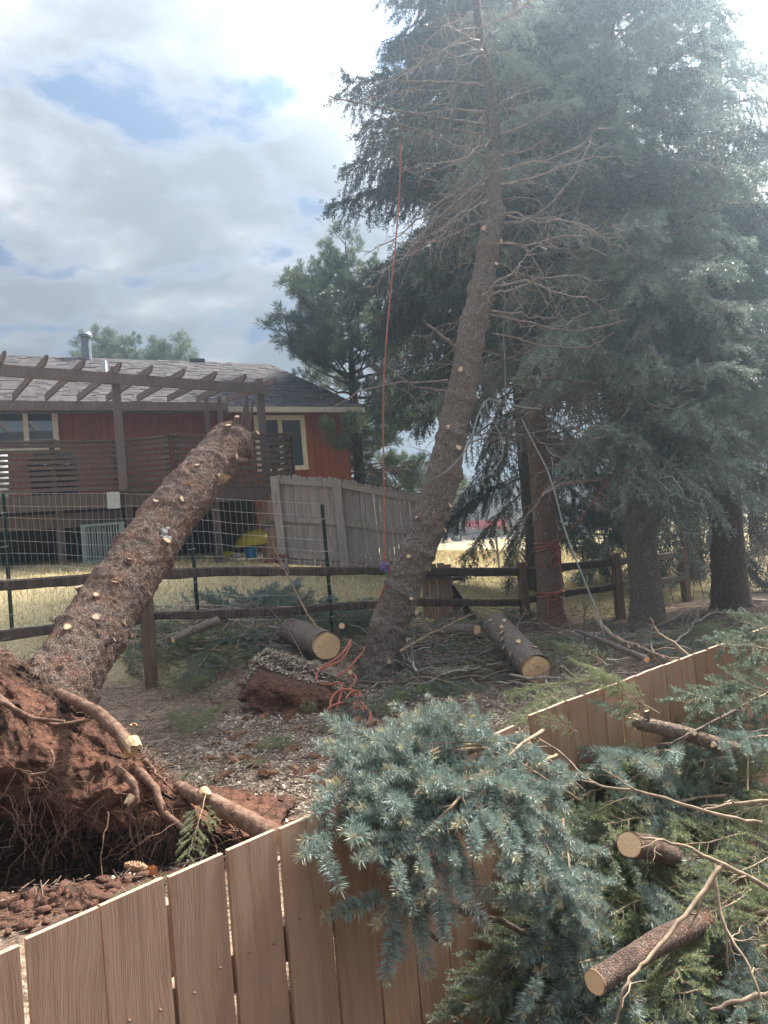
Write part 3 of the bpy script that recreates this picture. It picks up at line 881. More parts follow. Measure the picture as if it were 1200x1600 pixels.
def big_spruces():
    # the wide dense spruce behind the others
    bx = at(850, 900, 15.2); bx[2] = gz(bx[0], bx[1])
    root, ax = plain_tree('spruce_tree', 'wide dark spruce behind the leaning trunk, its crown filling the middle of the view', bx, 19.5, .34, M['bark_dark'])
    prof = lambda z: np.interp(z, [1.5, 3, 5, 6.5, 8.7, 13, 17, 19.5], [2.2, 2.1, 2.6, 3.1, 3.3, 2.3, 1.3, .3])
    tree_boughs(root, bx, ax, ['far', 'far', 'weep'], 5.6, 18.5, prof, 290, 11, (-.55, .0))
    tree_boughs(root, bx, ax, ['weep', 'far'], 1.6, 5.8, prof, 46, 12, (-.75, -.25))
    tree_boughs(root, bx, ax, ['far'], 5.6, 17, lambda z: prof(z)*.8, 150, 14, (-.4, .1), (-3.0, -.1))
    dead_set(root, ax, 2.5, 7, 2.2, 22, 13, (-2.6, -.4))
    # second spruce, roped trunk
    path = path_px([(863, 985, 10.6), (858, 900, 10.6), (849, 780, 10.62), (836, 650, 10.65), (825, 450, 10.75), (815, 250, 10.9), (806, 40, 11.1), (800, -150, 11.3)])
    b0 = path[0].copy(); b0[2] = gz(b0[0], b0[1])
    root = thing('spruce_tree', 'slim spruce with orange rope tied twice round its trunk, right of the split rail post', 'tree', b0)
    b, pl, rr, T = bark_mesh(path, [.205, .18, .17, .145, .12, .095, .065, .03], 44, .035, .012, 31, flare=.14); b.build('trunk', M['bark_red'], root, True)
    ax2 = trunk_axis(path)
    tree_boughs(root, b0, ax2, ['pale', 'far'], 6.2, 11.5, lambda z: np.interp(z, [6, 8, 11.5], [2.0, 1.9, .6]), 90, 32, (-.5, .1))
    dead_set(root, ax2, 2.6, 7.5, 1.7, 85, 33, (-3.1, 1.2), (-.45, .35))
    for k, (x, y) in enumerate([(852, 835), (845, 862), (866, 880), (838, 790), (874, 930), (850, 700)]):
        p, nrm, r = surf_point(pl, rr, T, x, y); stub('branch_stub', p, nrm, .014, .03, root, M['bark_dark'])
    T2 = (pl, rr, T)
    # third spruce: thick trunk right of the roped one
    path = path_px([(1014, 995, 9.8), (1010, 930, 9.8), (1003, 850, 9.8), (991, 760, 9.8), (980, 650, 9.8), (965, 450, 9.9), (955, 200, 10.1), (948, -150, 10.4)])
    b0 = path[0].copy(); b0[2] = gz(b0[0], b0[1])
    root = thing('spruce_tree', 'thick spruce trunk between two split rail posts with pale drooping boughs above it', 'tree', b0)
    b, pl, rr, T = bark_mesh(path, [.23, .205, .195, .185, .175, .14, .09, .03], 44, .035, .014, 41, flare=.3); b.build('trunk', M['bark_grey'], root, True)
    ax3 = trunk_axis(path)
    tree_boughs(root, b0, ax3, ['pale', 'far'], 4.2, 10.6, lambda z: np.interp(z, [4, 6, 8.5, 10.5], [2.3, 2.1, 1.7, .9]), 130, 42, (-.55, .1))
    tree_boughs(root, b0, ax3, ['pale'], 3.8, 9.8, lambda z: np.interp(z, [4, 6, 9], [1.9, 1.7, 1.2]), 70, 46, (-.6, -.1), (-2.9, -.2))
    tree_boughs(root, b0, ax3, ['weep_pale', 'pale'], 2.5, 4.2, lambda z: 1.9, 34, 43, (-.45, .1), (-2.2, .9))
    dead_set(root, ax3, 2.2, 5.8, 1.9, 55, 44, (-3.6, -.6), (-.45, .3))
    for k in range(26):
        y = RNG.uniform(790, 975); p, nrm, r = surf_point(pl, rr, T, 1008+RNG.uniform(-24, 24)-(985-y)*.07, y); stub('branch_stub', p, nrm, RNG.uniform(.006, .011), .015, root, M['bark_dark'], n=8)
    # boughs that droop towards the viewer, seen at their own places in front of the trunk
    for (x0, y0, Ya, x1, y1, Yb, kind) in [(985, 690, 9.6, 1120, 600, 8.2, 'pale'), (985, 690, 9.6, 1060, 610, 8.0, 'pale'), (990, 720, 9.6, 1150, 690, 8.0, 'pale'), (985, 700, 9.6, 930, 640, 8.2, 'pale'), (990, 700, 9.6, 1130, 780, 8.1, 'weep_pale'), (990, 690, 9.7, 1060, 720, 8.0, 'weep_pale'), (980, 660, 9.6, 880, 690, 8.6, 'weep_pale'), (990, 680, 9.6, 1190, 740, 8.3, 'pale'), (990, 700, 9.7, 1100, 860, 8.7, 'weep_pale'), (980, 660, 9.7, 1010, 690, 8.1, 'weep_pale')]:
        A, B = at(x0, y0, Ya), at(x1, y1, Yb); me, L = TREEB[kind][RNG.integers(3)]
        put(me, 'bough', frame(A, B, (0, 0, 1), RNG.normal(0, .2), base=L), root, b0)
    # long bare limbs with sawn ends
    for pts, r in [([(825, 590, 8.6), (880, 592, 8.8), (940, 600, 9.1), (985, 625, 9.6)], .03), ([(848, 773, 8.5), (876, 757, 8.6), (940, 748, 8.9), (1012, 735, 9.4)], .028), ([(870, 726, 9.0), (920, 706, 9.2), (985, 690, 9.7)], .022)]:
        bb = MB(); P_ = path_px(pts); bb.tube(P_, np.linspace(r*.85, r*1.1, len(P_)), 9, capmat=1); o = bb.build('limb', [M['twig_dead'], M['stub_face']], root, True)
        for k in range(6):
            me, L = DEAD[RNG.integers(5)]; u = RNG.uniform(.15, .95); A = P_[0]+(P_[-1]-P_[0])*u
            put(me, 'dead_branch', frame(A, A+np.array([RNG.normal(0, .6), RNG.normal(0, .5), -.8]), (0, 1, 0), 0, s=RNG.uniform(.4, .8)), root, b0)
    # fourth spruce: dark stout trunk near the right edge
    path = path_px([(1142, 965, 11), (1140, 900, 11), (1134, 820, 11), (1128, 700, 11), (1122, 400, 11.2), (1118, 100, 11.5), (1116, -100, 11.8)])
    b0 = path[0].copy(); b0[2] = gz(b0[0], b0[1])
    root = thing('spruce_tree', 'stout dark spruce trunk standing past the last split rail post at right', 'tree', b0)
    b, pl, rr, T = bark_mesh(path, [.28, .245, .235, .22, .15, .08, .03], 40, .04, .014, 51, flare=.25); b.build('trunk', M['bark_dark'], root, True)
    ax4 = trunk_axis(path)
    tree_boughs(root, b0, ax4, ['pale', 'weep_pale'], 2.9, 10.5, lambda z: np.interp(z, [2.5, 5, 8, 10.5], [2.0, 1.7, 1.1, .5]), 120, 52, (-.65, .0))
    tree_boughs(root, b0, ax4, ['pale', 'weep_pale'], 2.8, 9, lambda z: np.interp(z, [3, 6, 9], [1.7, 1.4, .9]), 55, 56, (-.6, -.1), (-2.9, -.2))
    tree_boughs(root, b0, ax4, ['weep_pale'], 2.1, 3.4, lambda z: 1.5, 12, 53, (-.6, -.2), (-2.6, 0))
    for k in range(14):
        y = RNG.uniform(860, 945); p, nrm, r = surf_point(pl, rr, T, 1138+RNG.uniform(-22, 22), y); stub('branch_stub', p, nrm, RNG.uniform(.006, .011), .015, root, M['bark_dark'], n=8)
    # others behind at right
    for lab, x, Y, H, n, rmax, sd in [('tall narrow spruce far behind the stout dark trunk, its tip against bright sky', 1192, 22, 19, 90, 1.7, 61), ('bushy spruce behind the pale drooping boughs at right', 1085, 17, 15, 130, 3.0, 62)]:
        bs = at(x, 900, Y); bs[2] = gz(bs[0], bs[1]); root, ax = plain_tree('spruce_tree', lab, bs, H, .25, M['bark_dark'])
        tree_boughs(root, bs, ax, ['far', 'far', 'pale'], 1.5 if sd == 62 else 2.5, H-.3, lambda z, H=H, q=rmax: max(.25, q*min(1, (H-z)/(H*.75))), n, sd, (-.55, .05))
    return T2


T2 = big_spruces()


def pines():
    for lab, px, Y, zc0, H, n, rad, sd, rt in [('ponderosa pine with open tufted crown behind the grey picket fence', 572, 20.5, 4.0, 9.5, 70, 1.95, 71, .2), ('round pine crown rising behind the shingled roof', 228, 34, 6, 11.6, 70, 2.9, 72, .25), ('pine top rising behind the roof beside the round pine', 318, 36, 6, 10.0, 44, 2.2, 73, .22)]:
        bs = at(px, 880, Y); bs[2] = gz(bs[0], bs[1])
        root, ax = plain_tree('pine_tree', lab, bs, H-bs[2], rt, M['bark_pine'], lean=(.15, 0))
        rf = lambda z, H=H, a=zc0, q=rad: max(.7, q*math.sin(math.pi*min(.97, max(.12, (z-a+1.2)/(H-a+1.6))))**.7)
        tree_boughs(root, bs, ax, ['pine'], zc0, H-.2, rf, n, sd, (-.15, .5), scale_jit=.35, name='bough')
        tree_boughs(root, bs, ax, ['pine'], zc0, H-.2, rf, n//2, sd+9, (-.15, .5), scale_jit=.1, name='bough', r_in=.45)
        if sd == 71:
            tree_boughs(root, bs, ax, ['pine', 'far'], 3.0, 4.6, lambda z: 2.2, 26, 79, (-.5, .1))
            dead_set(root, ax, 2.6, 4.5, 2.2, 14, 78)


pines()


# ------------------------------------------------------------------ leaning spruce in the middle
def leaning_spruce():
    px = [(588, 1078, 7.45), (592, 1045, 7.45), (610, 975, 7.45), (637, 900, 7.46), (669, 825, 7.48), (692, 750, 7.5), (706, 675, 7.53), (723, 600, 7.57), (739, 520, 7.6), (752, 455, 7.64), (770, 345, 7.7), (774, 262, 7.75), (775, 235, 7.77)]
    w = [58, 53, 55, 54, 49, 48, 45, 42, 38, 35, 31, 21, 18]
    path = path_px(px); rad = [a/2/F_PX*p[2] for a, p in zip(w, px)]
    b0 = path[0].copy(); root = thing('leaning_spruce', 'leaning spruce stripped of lower limbs with an orange rope along its side', 'tree', b0)
    knob_px = [(640, 935), (658, 960), (632, 1000), (590, 975), (607, 1030), (640, 872), (668, 890), (655, 810), (690, 830), (700, 790), (672, 735), (713, 705), (676, 650), (700, 675), (745, 625), (720, 585), (716, 545), (757, 545), (742, 500), (767, 470), (722, 452), (778, 382), (757, 365), (790, 330), (728, 300), (770, 420)]
    tmp = bark_mesh(path, rad, 12, .05, 0, 0)[1:]
    kn = []
    for x, y in knob_px:
        p, nrm, r = surf_point(*tmp, x, y); kn.append((p, .055, .016))
    for k in range(26):
        u = RNG.integers(0, len(tmp[0])); a = unit(RNG.normal(0, 1, 3)); kn.append((tmp[0][u]+a*tmp[1][u], .05, .022))
    b, pl, rr, T = bark_mesh(path, rad, 120, .013, .021, 5, kn, flare=.06, cap1=False, whorl=.42); b.build('trunk', M['bark_grey'], root, True)
    for x, y in knob_px:
        p, nrm, r = surf_point(pl, rr, T, x, y); d = unit(nrm+np.array([0, 0, .3])); stub('branch_stub', p+nrm*.002, d, RNG.uniform(.02, .038), RNG.uniform(.016, .04), root, M['bark_grey'])
    # live top: thin dark stem going on above the sawn part, bending left
    top = path_px([(775, 240, 7.77), (771, 190, 7.8), (762, 120, 7.85), (750, 55, 7.9), (744, 0, 7.95), (738, -120, 8.05), (730, -260, 8.2)])
    bt, pl2, rr2, T_2 = bark_mesh(top, [.078, .07, .06, .05, .045, .03, .012], 28, .03, .007, 6); bt.build('upper_stem', M['bark_dark'], root, True)
    ax = trunk_axis(np.vstack([path, top[1:]]))
    off = b0
    # boughs with hanging curtains on the left
    for (x0, y0, Y0, x1, y1, Y1, kind) in [(762, 130, 7.85, 620, 128, 7.7, 'weep'), (700, 140, 7.8, 540, 150, 7.5, 'weep'), (762, 175, 7.82, 560, 170, 7.6, 'weep'), (765, 210, 7.8, 575, 195, 7.6, 'weep'), (762, 120, 7.85, 660, 60, 7.6, 'weep'), (748, 40, 7.9, 680, 20, 7.6, 'weep'), (745, 10, 7.9, 840, 40, 7.6, 'pale'), (752, 70, 7.9, 860, 100, 7.6, 'pale'), (768, 180, 7.8, 900, 140, 7.5, 'pale')]:
        A, B = at(x0, y0, Y0), at(x1, y1, Y1); me, L = TREEB[kind][RNG.integers(3)]; put(me, 'bough', frame(A, B, (0, 0, 1), RNG.normal(0, .25), base=L), root, off)
    # bare limbs sweeping down left and curving out right
    for pts, r in [([(772, 270, 7.72), (730, 300, 7.6), (680, 345, 7.5), (640, 385, 7.4)], .016), ([(770, 290, 7.72), (720, 335, 7.6), (650, 380, 7.4)], .013), ([(768, 245, 7.75), (715, 300, 7.7), (660, 350, 7.6)], .012),
                   ([(514, 151, 7.5), (560, 160, 7.55), (630, 176, 7.65), (700, 185, 7.75), (765, 195, 7.8)], .014), ([(590, 180, 7.5), (630, 197, 7.6), (700, 222, 7.7), (768, 250, 7.76)], .013), ([(625, 125, 7.6), (660, 128, 7.7), (720, 130, 7.8), (762, 135, 7.84)], .016),
                   ([(788, 350, 7.65), (830, 345, 7.5), (870, 310, 7.4), (905, 262, 7.3), (925, 215, 7.3)], .017), ([(780, 285, 7.7), (830, 280, 7.6), (880, 262, 7.5)], .012), ([(780, 310, 7.7), (840, 310, 7.5), (862, 345, 7.4), (850, 385, 7.4)], .008),
                   ([(790, 378, 7.65), (820, 385, 7.5), (850, 430, 7.4), (862, 470, 7.4)], .008), ([(775, 215, 7.78), (830, 190, 7.6), (880, 165, 7.5)], .014), ([(768, 170, 7.8), (800, 150, 7.7), (850, 135, 7.6)], .012),
                   ([(668, 505, 7.3), (700, 532, 7.45), (722, 552, 7.55)], .02), ([(520, 640, 7.2), (560, 610, 7.3), (620, 598, 7.4), (700, 595, 7.5)], .012), ([(740, 618, 7.5), (690, 610, 7.3), (640, 602, 7.2), (590, 560, 7.2)], .008),
                   ([(760, 490, 7.6), (830, 505, 7.7), (900, 520, 7.8), (980, 500, 7.8)], .014), ([(770, 520, 7.6), (850, 540, 7.6), (920, 545, 7.6), (960, 520, 7.6)], .01)]:
        bb = MB(); P_ = path_px(pts); t = np.linspace(0, 1, 14); tt = np.linspace(0, 1, len(P_))
        Q = np.stack([np.interp(t, tt, P_[:, i]) for i in range(3)], 1); Q[1:-1] = (Q[:-2]+2*Q[1:-1]+Q[2:])/4; Q += RNG.normal(0, .006, Q.shape)
        bb.tube(Q, np.linspace(r, r*.5, 14) if abs(pts[0][0]-770) < 60 else np.linspace(r*.5, r, 14), 6, capmat=1)
        for k in range(9):
            c = Q[RNG.integers(2, 13)]; ll = RNG.uniform(.15, .5); bb.tube(curve(c, RNG.normal(0, .6, 3)+np.array([0, 0, -.5]), ll, ll*.3, 6, ll*.03), np.linspace(.004, .0015, 6), 3, caps=False)
        bb.build('limb', [M['twig_dead'], M['stub_face']], root, True)
    dead_set(root, ax, 4.6, 7.6, 1.3, 20, 66, (1.8, 4.6), (-.9, -.1)); dead_set(root, ax, 3.8, 7.6, 1.3, 14, 67, (-1.2, .9), (-.4, .3))
    return pl, rr, T


LEAN = leaning_spruce()


# ------------------------------------------------------------------ torn-up spruce at left
def fallen_spruce():
    px = [(70, 1110, 4.35), (112, 1040, 4.6), (160, 965, 4.95), (215, 880, 5.35), (262, 812, 5.75), (312, 750, 6.15), (350, 703, 6.5), (366, 686, 6.65)]
    w = [114, 104, 95, 87, 80, 73, 67, 60]
    path = path_px(px); rad = [a/2/F_PX*p[2]*.98 for a, p in zip(w, px)]
    b0 = at(120, 1200, 3.7); b0[2] = gz(b0[0], b0[1]); root = thing('uprooted_spruce', 'torn-up spruce, its sawn trunk still fixed to a wall of roots and red soil', 'tree', b0)
    stubs = [(177, 841), (213, 851), (188, 897), (233, 803), (266, 803), (293, 747), (324, 762), (252, 878), (222, 939), (181, 993), (131, 994), (165, 934), (135, 957), (92, 1010), (150, 1030), (345, 735), (362, 732), (385, 690), (380, 715), (300, 800), (118, 925), (357, 672), (340, 690), (240, 870), (200, 1000)]
    tmp = bark_mesh(path, rad, 12, .05, 0, 0)[1:]; kn = []
    for x, y in stubs: p, nrm, r = surf_point(*tmp, x, y); kn.append((p, .045, .012))
    for k in range(16):
        u = RNG.integers(len(tmp[0])//2, len(tmp[0])); a = unit(RNG.normal(0, 1, 3)); kn.append((tmp[0][u]+a*tmp[1][u], .05, .02))
    b, pl, rr, T = bark_mesh(path, rad, 130, .011, .021, 15, kn, flare=.1, dome=.05, whorl=.4); b.build('trunk', M['bark_red'], root, True)
    for k, (x, y) in enumerate(stubs):
        p, nrm, r = surf_point(pl, rr, T, x, y); d = unit(nrm+T[0]*.35); stub('branch_stub', p+nrm*.002, d, RNG.uniform(.019, .034), RNG.uniform(.012, .03) if k < 13 else RNG.uniform(.03, .09), root, M['bark_red'])
    # torn flap of pale wood and a lump of dried resin
    p, nrm, r = surf_point(pl, rr, T, 326, 766); bb = MB(); bb.prism([p+nrm*.0, p+nrm*.03+np.array([.03, -.02, .05]), p+nrm*.05+np.array([.09, -.04, .01]), p+np.array([.05, 0, -.03])], nrm*.012); bb.build('torn_flap', M['splinter'], root)
    bb = MB()
    for k in range(14):
        p, nrm, r = surf_point(pl, rr, T, 245+RNG.uniform(-8, 16), 856+RNG.uniform(-9, 9)); ico(bb, p, RNG.uniform(.012, .022), .2)
    bb.build('resin_lump', M['pale_rag'], root, True)
    # wall of roots and soil: one closed crust from the back edge over the rim, down the face, under the lip
    cols = [(-160, 930, 4.2, -160, 1255, 3.5), (-70, 960, 4.1, -70, 1268, 3.4), (0, 1004, 4.0, 0, 1276, 3.34), (50, 1040, 3.95, 55, 1290, 3.3), (100, 1074, 3.9, 100, 1298, 3.28), (150, 1100, 3.82, 145, 1300, 3.25), (200, 1140, 3.7, 185, 1298, 3.2), (245, 1185, 3.55, 225, 1292, 3.15), (300, 1228, 3.4, 275, 1290, 3.1), (350, 1262, 3.25, 330, 1300, 3.02), (400, 1286, 3.1, 390, 1312, 2.95), (430, 1300, 3.0, 428, 1318, 2.92)]
    U = 230; tu = np.linspace(0, len(cols)-1, U); ci = np.arange(len(cols))
    rim = np.array([at(c[0], c[1], c[2]) for c in cols]); lip = np.array([at(c[3], c[4], c[5]) for c in cols])
    rim = np.stack([np.interp(tu, ci, rim[:, i]) for i in range(3)], 1); lip = np.stack([np.interp(tu, ci, lip[:, i]) for i in range(3)], 1)
    rows = []; tones = []
    for v, kind in [(k/12, 'back') for k in range(12)]+[(k/70, 'face') for k in range(70)]+[(k/24, 'under') for k in range(25)]:
        if kind == 'back':
            s = 1-v; row = rim+np.array([.04, .50, -.46])*s**1.15+np.array([0, 0, .03])*math.sin(s*3); tones.append(1.0)
        elif kind == 'face':
            h = np.linalg.norm(rim-lip, axis=1)[:, None]; row = rim*(1-v)+lip*v+np.array([.0, -.28, .04])*h*math.sin(math.pi*v)**.8; tones.append(max(0, .9-v*9))
        else:
            row = lip+np.array([0, .9, -.16])*v+np.array([0, 0, .06])*math.sin(v*3); tones.append(0)
        rows.append(row)
    V = np.array(rows).reshape(-1, 3); K = len(rows); G = fbm(V*4.2, 4, 77); G2 = fbm(V*13, 3, 78); G3 = np.abs(fbm(V*np.array([8, 8, 5]), 3, 79))
    rimw = np.repeat([max(0, 1-abs(k-12)/9) for k in range(K)], U); V[:, 2] -= rimw*(.045-.09*np.abs(fbm(V*np.array([9, 9, 3]), 3, 81)))
    V = V+np.stack([.0*G, -(.10*G+.045*G2-.10*(G3-.25)), .035*G2+.03*G], 1); V[:, 2] += .02*fbm(V*30, 2, 80)
    i = np.arange(K-1)[:, None]*U; j = np.arange(U-1)[None, :]; bb = MB()
    tn = np.repeat(tones, U)*np.clip(.8+fbm(V*9, 2, 4)*1.2, 0, 1)
    bb.add(V, np.stack([i+j, i+U+j, i+U+j+1, i+j+1], -1).reshape(-1, 4), tone=tn); plate = bb.build('root_plate', M['soil'], root, True)
    Vg = V.reshape(K, U, 3)
    # thick roots
    for pts, r0_, r1_, brk in [([(285, 1222, 3.36), (310, 1236, 3.22), (340, 1248, 3.1), (390, 1273, 2.98), (440, 1302, 2.84)], .028, .044, False), ([(100, 1080, 3.9), (160, 1108, 3.52), (196, 1142, 3.36), (212, 1168, 3.26)], 0.026, .034, True), ([(225, 1200, 3.4), (250, 1225, 3.25), (262, 1262, 3.16), (300, 1290, 3.1)], .022, .012, False),
                               ([(-20, 1060, 3.72), (40, 1110, 3.5), (95, 1128, 3.46), (150, 1120, 3.5)], .013, .007, False), ([(0, 1085, 3.6), (60, 1118, 3.42), (110, 1122, 3.42)], .012, .006, False), ([(190, 1195, 3.3), (215, 1215, 3.2), (222, 1245, 3.18), (205, 1262, 3.16)], .02, .012, True), ([(60, 1205, 3.2), (85, 1200, 3.14), (95, 1180, 3.16), (90, 1165, 3.2)], .008, .004, False)]:
        P_ = path_px(pts); P_[:, 1] -= .06; bk, *_ = bark_mesh(P_, np.linspace(r0_, r1_, len(P_)), 18, .02, r0_*.14, 8, capmat=1); bk.build('root', [M['root'], M['splinter']], root, True)
    for k in range(9):
        c = int(RNG.integers(70, U-20)); p = Vg[12+int(RNG.integers(3, 40)), c]; ll = RNG.uniform(.18, .38); d = np.array([RNG.normal(.5, .5), -.35, RNG.normal(-.45, .35)]); q = curve(p+np.array([0, .03, 0]), d, ll, ll*.3, 10, ll*.035); r = RNG.uniform(.006, .013); bb = MB(); bb.tube(q, np.linspace(r, r*.3, 10), 7)
        for m in range(3): bb.tube(curve(q[3+2*m], d+RNG.normal(0, .8, 3), ll*.45, ll*.2, 6, ll*.04), np.linspace(r*.5, r*.12, 6), 5, caps=False)
        bb.build('root', M['root'], root, True)
    # broken pale root ends
    for x, y, Y, r, ax_ in [(208, 1164, 3.2, .036, (.45, -.5, -.5)), (203, 1250, 3.1, .024, (-.5, -.5, -.7)), (208, 1134, 3.38, .018, (.3, -.9, .2)), (320, 1240, 3.03, .026, (.5, -.6, -.4))]:
        bb = MB(); p = at(x, y, Y); ax_ = unit(ax_); s1 = unit(np.cross(ax_, (0, 0, 1.))); s2 = np.cross(s1, ax_); n = 11; ring = []
        for l, sc in ((-.9, 1.0), (0, .98), (.25, .86)):
            a = np.arange(n)*2*np.pi/n; ring.append(p+np.outer(l*r+(RNG.uniform(-.1, .9, n)*r if l > .1 else 0), ax_)+sc*r*(np.cos(a)[:, None]*s1+.7*np.sin(a)[:, None]*s2))
        V = np.vstack(ring+[p[None]+ax_*r*.25]); ii = np.arange(2)[:, None]*n; jj = np.arange(n)[None, :]; j2 = (jj+1) % n
        bb.add(V, np.stack([ii+jj, ii+j2, ii+n+j2, ii+n+jj], -1).reshape(-1, 4), [[2*n+k, 2*n+(k+1) % n, 3*n] for k in range(n)])
        bb.build('broken_root', M['splinter'], root)
    # hanging fine roots
    bb = MB()
    for k in range(400):
        c = RNG.integers(30, U-1); rw = RNG.choice([12+RNG.integers(4, 20), 12+RNG.integers(20, 60), 12+RNG.integers(50, 70)]); p = Vg[rw, c]-np.array([0, .02, 0])
        ll = RNG.uniform(.08, .34); r = RNG.choice([.0009, .0014, .0022, .0038], p=[.45, .33, .16, .06]); d = np.array([RNG.normal(.1, .55), RNG.normal(-.15, .25), -RNG.uniform(.3, 1)])
        q = curve(p, d, ll, ll*.2, 9, ll*.045); q = q+np.cumsum(RNG.normal(0, ll*.012, q.shape), 0); bb.tube(q, np.linspace(r, r*.5, 9), 4, caps=False)
        if RNG.uniform() < .5: bb.tube(curve(q[4], d+RNG.normal(0, .8, 3), ll*.4, ll*.15, 5, ll*.03), np.linspace(r*.6, r*.3, 5), 3, caps=False)
    for k in range(90):
        c = RNG.integers(20, U-5); rw = 12+RNG.integers(0, 50); p = Vg[rw, c]-np.array([0, .03, 0]); ll = RNG.uniform(.1, .3)
        q = curve(p, np.array([RNG.normal(.3, .8), RNG.normal(-.1, .2), RNG.normal(-.3, .4)]), ll, ll*.3, 8, ll*.05); bb.tube(q, np.linspace(.003, .001, 8), 4, caps=False)
    for k in range(16):
        p = at(262, 1262, 3.12); q = curve(p+RNG.normal(0, .012, 3), np.array([RNG.normal(-.25, .2), RNG.normal(-.1, .1), -1]), RNG.uniform(.14, .24), .05, 7, .006); bb.tube(q, np.linspace(.004, .0015, 7), 4, caps=False)
    o = bb.build('fine_roots', M['root'], root, True); o['kind'] = 'stuff'
    # fibrous mat on the rim
    bb = MB()
    for k in range(2600):
        c = RNG.integers(0, U); rw = RNG.integers(2, 20); p = Vg[rw, c]; d = unit(RNG.normal(0, 1, 3)+np.array([0, -.3, .0])); ll = RNG.uniform(.02, .09)
        bb.tube([p-d*ll*.2, p+d*ll*.5+RNG.normal(0, .01, 3), p+d*ll], [.0014, .0012, .0006], 3, caps=False)
    o = bb.build('root_fibres', M['litter_stick'], root); o['kind'] = 'stuff'
    return pl, rr, T


def ico(b, c, r, j=.25, squash=(1, 1, 1), mat=0, tone=0.0):
    """a rough lump: displaced 8x6 sphere"""
    n, m = 9, 6; th = np.linspace(0, np.pi, m); a = np.arange(n)*2*np.pi/n
    d = np.stack([np.outer(np.sin(th), np.cos(a)), np.outer(np.sin(th), np.sin(a)), np.outer(np.cos(th), np.ones(n))], -1).reshape(-1, 3)
    s = 1+j*fbm(d*1.7+RNG.uniform(0, 50), 2, int(RNG.integers(99)))*1.6
    v = np.asarray(c)+d*s[:, None]*r*np.asarray(squash); i = np.arange(m-1)[:, None]*n; k = np.arange(n)[None, :]; k2 = (k+1) % n
    b.add(v, np.stack([i+k, i+n+k, i+n+k2, i+k2], -1).reshape(-1, 4), mat=mat, tone=tone)


FALL = fallen_spruce()


def soil_mound():
    """ground heaved beside the leaning trunk: litter on top, a torn face of red soil"""
    cols = [(372, 1075, 6.5, 375, 1090, 6.35), (390, 1035, 6.7, 392, 1105, 6.15), (410, 1018, 6.8, 410, 1118, 6.05), (440, 1030, 6.7, 445, 1124, 5.98), (470, 1040, 6.6, 475, 1128, 5.95), (500, 1050, 6.55, 505, 1126, 5.95), (530, 1062, 6.6, 528, 1110, 6.1), (550, 1085, 6.7, 552, 1095, 6.4)]
    U = 120; tu = np.linspace(0, len(cols)-1, U); ci = np.arange(len(cols))
    rim = np.array([at(*c[:3]) for c in cols]); lip = np.array([at(*c[3:]) for c in cols])
    rim = np.stack([np.interp(tu, ci, rim[:, i]) for i in range(3)], 1); lip = np.stack([np.interp(tu, ci, lip[:, i]) for i in range(3)], 1)
    fade = np.clip(np.minimum(tu, len(cols)-1-tu)/1.2, 0, 1)[:, None]; rows = []; tones = []
    for k in range(40):
        s = 1-k/40; back = rim+np.array([0, 1.5, 0])*s; g = ground_z(back[:, 0], back[:, 1]); e = s**1.6
        back[:, 2] = back[:, 2]*(1-e)+(g-.06)*e-.10*max(0, 1-s*6)**2; rows.append(back); tones.append(1.0)
    for k in range(26):
        v = k/25; row = rim*(1-v)+lip*v+np.array([0, .22, 0])*v*fade; row[:, 2] -= .04*v+.10*(1-v)**3; row[:, 1] -= .10*math.sin(math.pi*min(1, v*1.2)); rows.append(row); tones.append(max(0, 1-v*2.6))
    V = np.array(rows).reshape(-1, 3); K = len(rows)
    V = V+np.stack([0*V[:, 0], -.07*fbm(V*7, 3, 5), .03*fbm(V*8, 3, 6)+.012*fbm(V*30, 2, 7)], 1)
    i = np.arange(K-1)[:, None]*U; j = np.arange(U-1)[None, :]; b = MB()
    b.add(V, np.stack([i+j, i+U+j, i+U+j+1, i+j+1], -1).reshape(-1, 4), tone=np.clip(np.repeat(tones, U)+.5*fbm(V*9, 3, 8)*(np.repeat(tones, U) > 0), 0, 1)); o = b.build('soil_mound', M['soil'], smooth=True); tag(o, kind='structure')
    b = MB()
    for k in range(40):
        c = RNG.integers(12, 105); p = V.reshape(K, U, 3)[40+RNG.integers(0, 22), c]; ll = RNG.uniform(.08, .3); b.tube(curve(p, (RNG.normal(.2, .8), -.3, RNG.normal(-.4, .4)), ll, ll*.2, 7, ll*.04), np.linspace(.0035, .001, 7), 4, caps=False)
    tag(b.build('torn_roots', M['root'], None, True), 'thin torn roots poking from the red soil face by the leaning trunk', 'roots', kind='stuff')
    return V.reshape(K, U, 3)


MOUND = soil_mound()

